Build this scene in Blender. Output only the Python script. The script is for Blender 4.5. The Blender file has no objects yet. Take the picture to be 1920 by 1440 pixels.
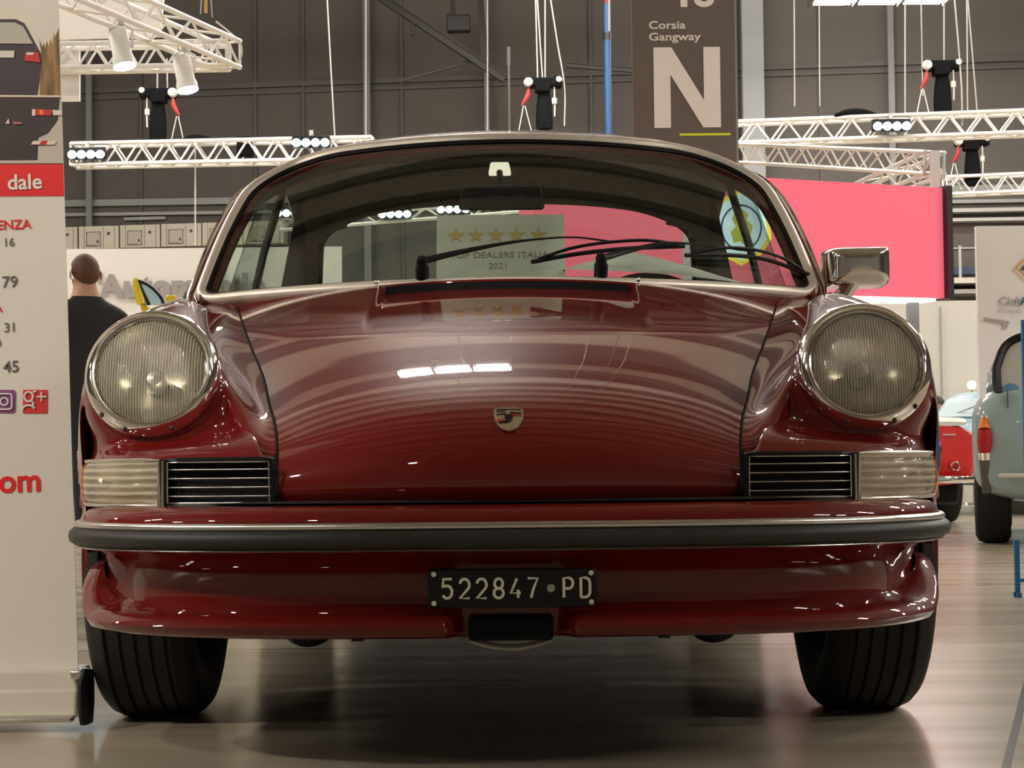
import bpy, bmesh, math, random
from mathutils import Vector, Matrix
V = Vector
rnd = random.Random(7)
scn = bpy.context.scene
col = scn.collection

# ------------------------------------------------------------------ camera, exposure, world
F = 3600.0                                   # focal length in pixels of the 1920 frame
CAM = V((0.0, -3.6, 0.455))
PITCH, YAW, ROLL = math.radians(2.43), math.radians(-0.11), math.radians(-0.6)
CROT = Matrix.Rotation(YAW, 3, 'Z') @ Matrix.Rotation(math.pi / 2 + PITCH, 3, 'X') @ Matrix.Rotation(ROLL, 3, 'Z')
cd = bpy.data.cameras.new('camera'); cam = bpy.data.objects.new('camera', cd); col.objects.link(cam)
cam.matrix_world = Matrix.Translation(CAM) @ CROT.to_4x4()
cd.sensor_fit = 'HORIZONTAL'; cd.sensor_width = 36.0; cd.lens = 36.0 * F / 1920.0
cd.clip_start = 0.05; cd.clip_end = 200
scn.camera = cam
scn.view_settings.view_transform = 'Standard'
scn.view_settings.look = 'None'
scn.view_settings.gamma = 1.0
scn.view_settings.use_curve_mapping = False
scn.view_settings.exposure = 1.15
world = bpy.data.worlds.new('world'); scn.world = world; world.use_nodes = True
world.node_tree.nodes['Background'].inputs[0].default_value = (0.9, 0.85, 0.78, 1)
world.node_tree.nodes['Background'].inputs[1].default_value = 0.15
LAMP = 46.0                                   # radiance of the hall's ceiling floodlights

def at(px, py, Y):
    """world point seen at a pixel of the photograph, on the plane y = Y"""
    d = CROT @ V(((px - 960) / F, -(py - 720) / F, -1.0))
    return CAM + d * ((Y - CAM.y) / d.y)

# ------------------------------------------------------------------ materials
def mat(name, color, rough=0.5, metal=0.0, spec=0.5, coat=0.0, emit=None, es=0.0):
    m = bpy.data.materials.new(name); m.use_nodes = True
    b = m.node_tree.nodes['Principled BSDF']
    b.inputs['Base Color'].default_value = (*color, 1)
    b.inputs['Roughness'].default_value = rough
    b.inputs['Metallic'].default_value = metal
    b.inputs['Specular IOR Level'].default_value = spec
    if coat:
        b.inputs['Coat Weight'].default_value = coat
        b.inputs['Coat Roughness'].default_value = 0.02
    if emit:
        b.inputs['Emission Color'].default_value = (*emit, 1)
        b.inputs['Emission Strength'].default_value = es
    return m

def noise_mat(name, c1, c2, scale=(5, 5, 5), rough=(0.4, 0.6), spec=0.5, bump=0.0, detail=4.0, metal=0.0):
    m = mat(name, c1, rough[0], metal, spec)
    nt = m.node_tree; b = nt.nodes['Principled BSDF']
    tc = nt.nodes.new('ShaderNodeTexCoord'); mp = nt.nodes.new('ShaderNodeMapping')
    mp.inputs['Scale'].default_value = scale
    nz = nt.nodes.new('ShaderNodeTexNoise'); nz.inputs['Scale'].default_value = 1.0; nz.inputs['Detail'].default_value = detail
    nt.links.new(tc.outputs['Object'], mp.inputs['Vector']); nt.links.new(mp.outputs[0], nz.inputs['Vector'])
    rp = nt.nodes.new('ShaderNodeValToRGB')
    rp.color_ramp.elements[0].position = 0.3; rp.color_ramp.elements[0].color = (*c1, 1)
    rp.color_ramp.elements[1].position = 0.7; rp.color_ramp.elements[1].color = (*c2, 1)
    nt.links.new(nz.outputs['Fac'], rp.inputs[0]); nt.links.new(rp.outputs[0], b.inputs['Base Color'])
    mr = nt.nodes.new('ShaderNodeMapRange')
    mr.inputs['To Min'].default_value, mr.inputs['To Max'].default_value = rough
    nt.links.new(nz.outputs['Fac'], mr.inputs['Value']); nt.links.new(mr.outputs[0], b.inputs['Roughness'])
    if bump:
        bp = nt.nodes.new('ShaderNodeBump'); bp.inputs['Strength'].default_value = bump; bp.inputs['Distance'].default_value = 0.01
        nt.links.new(nz.outputs['Fac'], bp.inputs['Height']); nt.links.new(bp.outputs[0], b.inputs['Normal'])
    return m

def glass_mat(name, tint, base=0.04, rough=0.0, flutes=None, haze=None):
    m = bpy.data.materials.new(name); m.use_nodes = True
    nt = m.node_tree; nt.nodes.clear()
    out = nt.nodes.new('ShaderNodeOutputMaterial')
    tr = nt.nodes.new('ShaderNodeBsdfTransparent'); tr.inputs[0].default_value = (*tint, 1)
    gl = nt.nodes.new('ShaderNodeBsdfGlossy'); gl.inputs['Roughness'].default_value = rough
    lw = nt.nodes.new('ShaderNodeLayerWeight'); lw.inputs['Blend'].default_value = 0.5
    pw = nt.nodes.new('ShaderNodeMath'); pw.operation = 'POWER'; pw.inputs[1].default_value = 5.0
    mr = nt.nodes.new('ShaderNodeMapRange'); mr.inputs['To Min'].default_value = base; mr.inputs['To Max'].default_value = 1.0
    nt.links.new(lw.outputs['Facing'], pw.inputs[0]); nt.links.new(pw.outputs[0], mr.inputs['Value'])
    mx = nt.nodes.new('ShaderNodeMixShader')
    nt.links.new(mr.outputs[0], mx.inputs[0]); nt.links.new(tr.outputs[0], mx.inputs[1]); nt.links.new(gl.outputs[0], mx.inputs[2])
    last = mx
    if flutes:                                # moulded ribs of a lamp lens
        tc = nt.nodes.new('ShaderNodeTexCoord'); wv = nt.nodes.new('ShaderNodeTexWave')
        wv.bands_direction = flutes[0]; wv.inputs['Scale'].default_value = flutes[1]; wv.inputs['Distortion'].default_value = 0.6
        nt.links.new(tc.outputs['Object'], wv.inputs['Vector'])
        bp = nt.nodes.new('ShaderNodeBump'); bp.inputs['Strength'].default_value = 0.6; bp.inputs['Distance'].default_value = 0.004
        nt.links.new(wv.outputs['Fac'], bp.inputs['Height']); nt.links.new(bp.outputs[0], gl.inputs['Normal'])
        df = nt.nodes.new('ShaderNodeBsdfDiffuse'); df.inputs[0].default_value = (*haze, 1)
        mr2 = nt.nodes.new('ShaderNodeMapRange'); mr2.inputs['To Min'].default_value = flutes[2]; mr2.inputs['To Max'].default_value = flutes[3]
        nt.links.new(wv.outputs['Fac'], mr2.inputs['Value'])
        nt.links.new(bp.outputs[0], df.inputs['Normal'])
        mx2 = nt.nodes.new('ShaderNodeMixShader')
        nt.links.new(mr2.outputs[0], mx2.inputs[0]); nt.links.new(mx.outputs[0], mx2.inputs[1]); nt.links.new(df.outputs[0], mx2.inputs[2])
        last = mx2
    nt.links.new(last.outputs[0], out.inputs['Surface'])
    return m

M = {}
M['paint'] = mat('burgundy_paint', (0.140, 0.0076, 0.0052), 0.4, 0, 0.03, 1.0)
M['chrome'] = mat('chrome', (0.84, 0.82, 0.78), 0.09, 1.0)
M['alu'] = mat('brushed_aluminium', (0.72, 0.70, 0.66), 0.28, 1.0)
M['trim_metal'] = mat('polished_trim', (0.88, 0.80, 0.70), 0.40, 0.55)
M['rubber'] = noise_mat('rubber', (0.016, 0.0145, 0.013), (0.026, 0.023, 0.020), (40, 40, 40), (0.45, 0.6))
M['tyre'] = noise_mat('tyre_rubber', (0.014, 0.013, 0.012), (0.024, 0.021, 0.018), (30, 30, 30), (0.6, 0.8), 0.3)
M['black'] = mat('black_plastic', (0.006, 0.006, 0.006), 0.4, 0, 0.3)
M['matte_black'] = mat('matte_black', (0.008, 0.008, 0.008), 0.8, 0, 0.2)
M['trim'] = noise_mat('interior_trim', (0.02, 0.018, 0.015), (0.032, 0.028, 0.022), (60, 60, 60), (0.7, 0.85), 0.3)
M['liner'] = noise_mat('headliner_vinyl', (0.17, 0.16, 0.125), (0.21, 0.20, 0.155), (25, 4, 25), (0.5, 0.65), 0.4, 0.1)
M['glass'] = glass_mat('window_glass', (0.82, 0.90, 0.86), 0.085)
M['lens'] = glass_mat('headlamp_glass', (0.88, 0.86, 0.77), 0.06, 0.02, ('X', 70.0, 0.05, 0.42), (0.80, 0.76, 0.64))
M['reflector'] = mat('lamp_reflector', (0.76, 0.73, 0.65), 0.28, 1.0)
M['clear_lens'] = glass_mat('clear_lamp_glass', (0.88, 0.82, 0.68), 0.06, 0.03, ('Z', 26.0, 0.15, 0.55), (0.78, 0.72, 0.56))
M['amber'] = glass_mat('amber_lamp_glass', (0.9, 0.30, 0.05), 0.05, 0.03, ('Z', 26.0, 0.3, 0.7), (0.72, 0.17, 0.03))
M['white'] = mat('white_board', (0.72, 0.69, 0.63), 0.6)
M['steel'] = mat('galvanised_steel', (0.45, 0.44, 0.43), 0.45, 0.7)
M['truss'] = mat('truss_aluminium', (0.80, 0.78, 0.74), 0.40, 0.35)

# ------------------------------------------------------------------ mesh building helpers
class MB:
    def __init__(s): s.v, s.f, s.sm = [], [], []
    def add(s, vs, fs, smooth=True):
        o = len(s.v); s.v += [V(p) for p in vs]; s.f += [tuple(i + o for i in f) for f in fs]; s.sm += [smooth] * len(fs); return s
    def grid(s, rows, closed=False):
        n = len(rows[0]); vs = [p for r in rows for p in r]; fs = []
        for i in range(len(rows) - 1):
            for j in range(n if closed else n - 1):
                k = (j + 1) % n
                fs.append((i * n + j, i * n + k, (i + 1) * n + k, (i + 1) * n + j))
        return s.add(vs, fs)
    def box(s, c, size, rot=None):
        hx, hy, hz = size[0] / 2, size[1] / 2, size[2] / 2
        vs = [V((x, y, z)) for x in (-hx, hx) for y in (-hy, hy) for z in (-hz, hz)]
        if rot: vs = [rot @ p for p in vs]
        vs = [p + V(c) for p in vs]
        return s.add(vs, [(0, 1, 3, 2), (4, 6, 7, 5), (0, 4, 5, 1), (2, 3, 7, 6), (0, 2, 6, 4), (1, 5, 7, 3)], False)
    def tube(s, pts, r, n=8, caps=True, closed=False, flat=None):
        """pipe along pts; r a number or one per point; flat=(axis, factor) squashes the section along an axis"""
        pts = [V(p) for p in pts]; m = len(pts); rr = r if isinstance(r, (list, tuple)) else [r] * m
        rows = []; up = None
        for i, p in enumerate(pts):
            a = pts[(i - 1) % m] if (closed or i) else p
            b = pts[(i + 1) % m] if (closed or i < m - 1) else p
            t = (b - a).normalized()
            if up is None:
                up = V((0, 0, 1)) if abs(t.z) < 0.9 else V((1, 0, 0))
            x = t.cross(up).normalized(); y = x.cross(t).normalized(); up = y
            row = []
            for k in range(n):
                q = (x * math.cos(2 * math.pi * k / n) + y * math.sin(2 * math.pi * k / n)) * rr[i]
                if flat: ax = V(flat[0]).normalized(); q = q - ax * q.dot(ax) * (1 - flat[1])
                row.append(p + q)
            rows.append(row)
        if closed: rows.append(rows[0])
        s.grid(rows, True)
        if caps and not closed:
            o = len(s.v) - n * m
            s.f.append(tuple(range(o, o + n))); s.f.append(tuple(range(len(s.v) - n, len(s.v)))); s.sm += [False, False]
        return s
    def lathe(s, prof, c, axis, n=48, ref=None):
        """revolve prof [(radius, along)] about axis through c"""
        a = V(axis).normalized(); x = a.cross(V(ref or ((0, 0, 1) if abs(a.z) < 0.9 else (1, 0, 0)))).normalized(); y = a.cross(x)
        rows = [[V(c) + a * h + (x * math.cos(2 * math.pi * k / n) + y * math.sin(2 * math.pi * k / n)) * r for k in range(n)] for r, h in prof]
        return s.grid(rows, True)
    def prism(s, poly, d):
        """flat polygon (3D points) thickened along vector d"""
        n = len(poly); a = [V(p) for p in poly]; b = [p + V(d) for p in a]
        return s.add(a + b, [tuple(range(n)), tuple(range(2 * n - 1, n - 1, -1))] + [(i, i + n, (i + 1) % n + n, (i + 1) % n) for i in range(n)], False)

def wloc(o):
    p = V((0, 0, 0))
    while o: p += o.location; o = o.parent
    return p

def link(name, me, m, parent=None):
    o = bpy.data.objects.new(name, me); col.objects.link(o)
    if parent: o.parent = parent
    if m is not None and not me.materials: me.materials.append(m)
    return o

def part(name, mb, m, parent=None, sharp=38, org=None, label=None, bevel=0.0):
    """link mb as ONE mesh object (given in world space); its origin is its parent's"""
    o0 = wloc(parent) if parent else V(org or (0, 0, 0))
    me = bpy.data.meshes.new(name)
    me.from_pydata([tuple(p - o0) for p in mb.v], [], mb.f)
    bm = bmesh.new(); bm.from_mesh(me)
    bmesh.ops.remove_doubles(bm, verts=bm.verts, dist=1e-5)
    bmesh.ops.recalc_face_normals(bm, faces=bm.faces)
    bm.to_mesh(me); bm.free()
    for p in me.polygons: p.use_smooth = True
    me.set_sharp_from_angle(angle=math.radians(sharp))
    o = link(name, me, m, parent)
    if not parent: o.location = o0
    if bevel:
        b = o.modifiers.new('bevel', 'BEVEL'); b.width = bevel; b.segments = 2; b.limit_method = 'ANGLE'
    if label: o['label'] = label
    return o

def thing(name, label, cat, loc, group=None, rotz=0):
    o = bpy.data.objects.new(name, None); o.empty_display_size = 0.1; col.objects.link(o)
    o.location = loc; o.rotation_euler.z = rotz; return tag(o, label, cat, group)
def tag(o, label, cat, group=None, kind=None):
    o['label'] = label; o['category'] = cat
    if group: o['group'] = group
    if kind: o['kind'] = kind
    return o
def struct(name, mb, m, parent=None, label=None, sharp=38):
    o = part(name, mb, m, parent, sharp)
    if not parent: o['kind'] = 'structure'
    if label: o['label'] = label
    return o
def dup(root, loc, label=None, rotz=None, group=None):
    r = root.copy(); col.objects.link(r); r.location = loc
    if rotz is not None: r.rotation_euler.z = rotz
    if label: r['label'] = label
    if group: r['group'] = group
    for ch in root.children:
        c = ch.copy(); col.objects.link(c); c.parent = r
        for g in ch.children:
            d = g.copy(); col.objects.link(d); d.parent = c
    return r

def text_mb(txt, origin, xdir, ydir, height, bold=0.0, spacing=1.0, align='LEFT', squeeze=1.0, extrude=0.0008):
    """lettering as mesh: cap height `height`, lying in the plane of xdir, ydir"""
    cu = bpy.data.curves.new('t', 'FONT'); cu.body = txt; cu.size = 1.0; cu.offset = bold; cu.space_character = spacing
    cu.align_x = align; cu.extrude = extrude / (height / 0.72); cu.resolution_u = 4
    o = bpy.data.objects.new('t', cu); col.objects.link(o)
    dg = bpy.context.evaluated_depsgraph_get(); me = bpy.data.meshes.new_from_object(o.evaluated_get(dg))
    k = height / 0.72; X = V(xdir).normalized(); Y = V(ydir).normalized(); Z = X.cross(Y)
    mb = MB(); mb.add([V(origin) + X * v.co.x * k * squeeze + Y * v.co.y * k + Z * v.co.z * k for v in me.vertices], [tuple(p.vertices) for p in me.polygons], False)
    bpy.data.objects.remove(o); bpy.data.meshes.remove(me); bpy.data.curves.remove(cu)
    return mb

def lerp(a, b, t): return a + (b - a) * t
def sstep(x, a, b):
    t = min(1, max(0, (x - a) / (b - a))); return t * t * (3 - 2 * t)
def spl(xs, ys, x):
    """smooth interpolation through (xs, ys); ys numbers or Vectors"""
    n = len(xs)
    if x <= xs[0]: return ys[0]
    if x >= xs[-1]: return ys[-1]
    i = max(k for k in range(n - 1) if xs[k] <= x)
    h = xs[i + 1] - xs[i]; t = (x - xs[i]) / h
    def m(k):
        if k == 0: return (ys[1] - ys[0]) / (xs[1] - xs[0])
        if k == n - 1: return (ys[-1] - ys[-2]) / (xs[-1] - xs[-2])
        a, b = xs[k] - xs[k - 1], xs[k + 1] - xs[k]
        return ((ys[k] - ys[k - 1]) / a * b + (ys[k + 1] - ys[k]) / b * a) / (a + b)
    t2, t3 = t * t, t * t * t
    return ys[i] * (2 * t3 - 3 * t2 + 1) + m(i) * (h * (t3 - 2 * t2 + t)) + ys[i + 1] * (-2 * t3 + 3 * t2) + m(i + 1) * (h * (t3 - t2))
def curve(pts, n):
    """n points of a smooth curve through pts, by chord length"""
    pts = [V(p) for p in pts]; ds = [0.0]
    for a, b in zip(pts, pts[1:]): ds.append(ds[-1] + (b - a).length)
    return [spl(ds, pts, ds[-1] * i / (n - 1)) for i in range(n)]

# ------------------------------------------------------------------ the hall: floor, walls, ceiling
def floor_mat():
    m = noise_mat('polished_concrete', (0.40, 0.33, 0.24), (0.54, 0.465, 0.365), (0.5, 5.0, 1), (0.13, 0.30), 0.6, 0.0, 6.0)
    nt = m.node_tree; b = nt.nodes['Principled BSDF']
    base = b.inputs['Base Color'].links[0].from_socket
    tc = nt.nodes.new('ShaderNodeTexCoord')
    def line(p, q, w):                        # a saw-cut joint through floor points p, q
        n = V((q[1] - p[1], p[0] - q[0], 0)).normalized()
        dt = nt.nodes.new('ShaderNodeVectorMath'); dt.operation = 'DOT_PRODUCT'; dt.inputs[1].default_value = n
        nt.links.new(tc.outputs['Object'], dt.inputs[0])
        sb = nt.nodes.new('ShaderNodeMath'); sb.operation = 'SUBTRACT'; sb.inputs[1].default_value = n.dot(V((p[0], p[1], 0)))
        ab = nt.nodes.new('ShaderNodeMath'); ab.operation = 'ABSOLUTE'
        lt = nt.nodes.new('ShaderNodeMath'); lt.operation = 'LESS_THAN'; lt.inputs[1].default_value = w
        nt.links.new(dt.outputs['Value'], sb.inputs[0]); nt.links.new(sb.outputs[0], ab.inputs[0]); nt.links.new(ab.outputs[0], lt.inputs[0])
        return lt.outputs[0]
    a, bb, cc = line((0.724, -0.76), (1.04, 0.30), 0.007), line((-3, 1.25), (3, 1.25), 0.006), line((-3, 5.6), (3, 5.6), 0.006)
    mx = nt.nodes.new('ShaderNodeMath'); mx.operation = 'MAXIMUM'; nt.links.new(a, mx.inputs[0]); nt.links.new(bb, mx.inputs[1])
    mx1 = nt.nodes.new('ShaderNodeMath'); mx1.operation = 'MAXIMUM'; nt.links.new(mx.outputs[0], mx1.inputs[0]); nt.links.new(cc, mx1.inputs[1])
    mix = nt.nodes.new('ShaderNodeMix'); mix.data_type = 'RGBA'
    nt.links.new(mx1.outputs[0], mix.inputs['Factor']); nt.links.new(base, mix.inputs['A']); mix.inputs['B'].default_value = (0.03, 0.025, 0.02, 1)
    nt.links.new(mix.outputs['Result'], b.inputs['Base Color'])
    # long faint polishing waves
    nz = nt.nodes.new('ShaderNodeTexNoise'); nz.inputs['Scale'].default_value = 1.0; nz.inputs['Detail'].default_value = 3
    mp = nt.nodes.new('ShaderNodeMapping'); mp.inputs['Scale'].default_value = (0.8, 9, 1)
    nt.links.new(tc.outputs['Object'], mp.inputs[0]); nt.links.new(mp.outputs[0], nz.inputs['Vector'])
    bp = nt.nodes.new('ShaderNodeBump'); bp.inputs['Strength'].default_value = 0.25; bp.inputs['Distance'].default_value = 0.004
    nt.links.new(nz.outputs['Fac'], bp.inputs['Height']); nt.links.new(bp.outputs[0], b.inputs['Normal'])
    return m
HX0, HX1, HY0, HY1, HZ = -26.0, 26.0, -20.0, 36.5, 11.0
struct('floor', MB().box((0, 8, -0.1), (52, 57, 0.2)), floor_mat(), label='polished grey-brown concrete floor with saw-cut joints')
M['wall'] = noise_mat('wall_panels', (0.097, 0.085, 0.077), (0.113, 0.099, 0.089), (0.4, 0.4, 0.15), (0.6, 0.75), 0.3)
M['wall_rail'] = mat('wall_rail', (0.085, 0.075, 0.07), 0.6)
M['ceiling'] = mat('ceiling_deck', (0.42, 0.385, 0.335), 0.8)
M['beam'] = mat('roof_purlin', (0.05, 0.045, 0.04), 0.7)
WY = math.radians(-7.0)                       # the far wall runs slightly towards the camera on the right
WALLROT = Matrix.Rotation(WY, 3, 'Z'); WALL0 = V((0, 32.4, 0))
def wall_pt(px, py, off=0.0):
    """point on the far wall's plane (off metres in front of it) seen at a pixel"""
    n = WALLROT @ V((0, -1, 0)); d = CROT @ V(((px - 960) / F, -(py - 720) / F, -1.0))
    t = ((WALL0 + n * off) - CAM).dot(n) / d.dot(n); return CAM + d * t
struct('wall_back', MB().box(WALL0 + WALLROT @ V((0, 0.15, 5.5)), (62, 0.3, 11), WALLROT), M['wall'], label='dark grey-brown panelled far wall of the hall')
struct('wall_left', MB().box((-26.1, 8, 5.5), (0.2, 57, 11)), M['wall'])
struct('wall_right', MB().box((26.1, 8, 5.5), (0.2, 57, 11)), M['wall'])
struct('wall_front', MB().box((0, -20.1, 5.5), (52.4, 0.2, 11)), mat('entrance_wall', (0.20, 0.18, 0.16), 0.7))
struct('ceiling', MB().box((0, 8, 11.1), (52.4, 57, 0.2)), M['ceiling'], label='pale ribbed roof deck of the hall')
for k, y in enumerate([-16 + 2.1 * i for i in range(24)]):
    struct('trim_%d' % (k + 1), MB().box((0, y, 10.8), (52, 0.45, 0.4)), M['beam'], label='dark roof purlin')
# ------------------------------------------------------------------ ceiling floodlights
M['lamp_glow'] = mat('lamp_glow', (1, 0.9, 0.75), 0.5, emit=(1.0, 0.945, 0.86), es=LAMP)
M['lamp_body'] = mat('lamp_body', (0.25, 0.24, 0.22), 0.5)
lamp = thing('ceiling_floodlight', 'warm white floodlight high under the hall roof', 'ceiling lamp', (0, 0, 8.4), 'floodlights under the hall roof')
g_ = MB()
for k in range(3): g_.box((-0.72 + 0.72 * k, 0, 8.4), (0.58, 0.46, 0.20))
part('lamp_glass', g_, M['lamp_glow'], lamp)
h_ = MB()
for k in range(4): h_.box((-1.08 + 0.72 * k, 0, 8.4), (0.05, 0.50, 0.26))
h_.box((0, 0, 8.53), (2.2, 0.54, 0.04)); part('lamp_frame', h_, M['lamp_body'], lamp)  # top plate added to keep the lamp's upward light off the ceiling
part('lamp_cable', MB().tube([(0, 0, 8.58), (0, 0, 10.6)], 0.012), M['lamp_body'], lamp)
LAMPS = [(5.95, 26.6, 7.86)]
for y, xs in ((18.6, (-14, -7.5, -1.0, 2.3, 9, 15)), (14.0, (-14, -7.5, -1.0, 8, 14)), (6.0, (-15, -9, 9.5, 15)), (-2, (-14.5, -11.5, 11.5, 14.5)), (-7.5, (-14.5, 11.0, 14.5))):
    LAMPS += [(x, y, 8.4) for x in xs]
for i, p in enumerate(LAMPS):
    if i == 0: lamp.location = p; lamp['label'] = 'glaring warm floodlight cut by the top edge of the photo, right of the gangway sign'; del lamp['group']
    else: dup(lamp, p, 'warm white floodlight high under the hall roof, outside the photo', group='floodlights under the hall roof')

# ------------------------------------------------------------------ the burgundy coupe
car = thing('car', 'burgundy classic sports coupe with round headlamps, seen head-on in the foreground', 'car', (0, 0, 0))
PA = M['paint']
# --- bonnet surface
HB = [(-.738, .400), (-.752, .425), (-.750, .458), (-.732, .492), (-.692, .527), (-.61, .566), (-.48, .607), (-.30, .656), (-.05, .722), (.2, .785), (.40, .836), (.47, .852)]
HW = [.345, .351, .352, .354, .360, .374, .400, .432, .487, .540, .585, .597]
HT = [i / (len(HB) - 1) for i in range(len(HB))]
HY = [p[0] for p in HB]; HZ = [p[1] for p in HB]
HDY = [.055, .06, .065, .07, .075, .08, .085, .09, .105, .13, .18, .20]
HDZ = [.0, .004, .012, .02, .03, .038, .042, .042, .042, .042, .042, .042]
def hood0(u, v, gap=0.0):
    w = spl(HT, HW, v) - gap
    return V((u * w, spl(HT, HY, v) + spl(HT, HDY, v) * u * u, spl(HT, HZ, v) - spl(HT, HDZ, v) * (0.75 * u * u + 0.25 * u ** 4)))
def hood_dep(p):
    d = 0.021 * (1 - sstep(abs(p.x), .258, .279)) * min(1, max(0, (p.y + .06) / .48)) * sstep(p.y, -.05, .03)
    return d
def hood(u, v, gap=0.0):
    p = hood0(u, v, gap); p.z -= hood_dep(p); return p
us = sorted(set([-1 + 2 * i / 60 for i in range(61)] + [s * (.43 + .004 * i) for s in (-1, 1) for i in range(36)]))
part('bonnet', MB().grid([[hood(u, j / 110, .002) for u in us] for j in range(111)]), PA, car, 60)
for s in (-1, 1):
    part('bonnet_seal', MB().tube([hood0(s, j / 60, -.002) - V((0, 0, .007)) for j in range(61)], .006), M['matte_black'], car)

# --- headlamps and front wings
HC = V((.5725, -.52, .610)); TILT = math.radians(18); RR = .1070
AX = V((0, -math.cos(TILT), math.sin(TILT))); UPV = V((0, math.sin(TILT), math.cos(TILT)))
def wing_front(t):                            # plan line on which the indicators and horn grilles sit
    P = [(.352, -.700), (.45, -.690), (.545, -.655), (.62, -.590), (.668, -.500), (.698, -.400), (.714, -.33)]
    ds = [0.0]
    for a, b in zip(P, P[1:]): ds.append(ds[-1] + math.dist(a, b))
    return V((spl(ds, [p[0] for p in P], t * ds[-1]), spl(ds, [p[1] for p in P], t * ds[-1]), 0))
vs = min((abs(hood0(1, j / 400).z - .470), j / 400) for j in range(200))[1]
DOORY = .72
bound = []                                    # (angle, point, end tangent)
for i in range(24):
    t = i / 23; a = 105 + (212 - 105) * t
    v = lerp(1.0, vs, t); p = hood0(1, v, -.003)
    k = sstep(t, .05, .55); k2 = sstep(t, .8, 1.0)
    bound.append((a, p, V((lerp(-.12, -1, k), lerp(1, .25, k) - .6 * k2, lerp(.14, .22, k) - .30 * k2))))
for i in range(1, 21):
    t = i / 20; q = wing_front(t); bound.append((lerp(212, 338, t), V((q.x, q.y, .470)), V((lerp(0, .3, t), lerp(-.75, -.1, t), -.8))))
bound.append((345, V((.722, -.33, .36)), V((.35, .6, -.8)))); bound.append((352, V((.728, -.30, .26)), V((.3, .8, -.7))))
for i, (y, x) in enumerate(((-.05, .768), (.3, .772), (DOORY, .75))):
    bound.append((360 + 6 * i, V((x, y, .215)), V((.0, .6, -.7))))
for a, x, z in ((382, .757, .32), (396, .762, .45), (412, .758, .60), (426, .742, .72), (438, .716, .79), (449, .682, .824)):
    bound.append((a, V((x, DOORY, z)), V((.0, 1, .10))))
bound.append((457, V((.645, .705, .822)), V((-.05, 1, .12)))); bound.append((465, hood0(1, 1, -.003), V((-.12, 1, .14))))
bA = [b[0] for b in bound]; bP = [b[1] for b in bound]; bT = [b[2] for b in bound]
def wing(a, t):
    """a: angle about the lamp, degrees, 105..465; t: 0 at the lamp mouth .. 1 at the wing's border"""
    r = math.radians(a); rad = V((math.cos(r), 0, 0)) + UPV * math.sin(r); p0 = HC + rad * (RR - .004) - AX * .012
    p3 = spl(bA, bP, a); t3 = spl(bA, bT, a).normalized(); L = (p3 - p0).length
    dn = max(0, -math.sin(r))
    t0 = (V((0, 1, 0)) * (1 - .75 * dn) + rad * (.14 + .20 * max(0, math.cos(r)) ** 2 + .85 * dn) + V((0, 0, .10)) * max(0, math.sin(r)) ** 2).normalized()
    p1 = p0 + t0 * L * .36; p2 = p3 - t3 * L * .36
    q = 1 - t
    return p0 * q ** 3 + p1 * 3 * q * q * t + p2 * 3 * q * t * t + p3 * t ** 3
def mx(p, s): return V((p.x * s, p.y, p.z))
def arch_cut(o, y, r, z=.315):
    me = bpy.data.meshes.new('cutter'); bm = bmesh.new()
    bmesh.ops.create_cone(bm, cap_ends=True, segments=64, radius1=r, radius2=r, depth=1.0, matrix=Matrix.Translation((0, y, z)) @ Matrix.Rotation(math.pi / 2, 4, 'Y'))
    bm.to_mesh(me); bm.free(); return me
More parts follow.
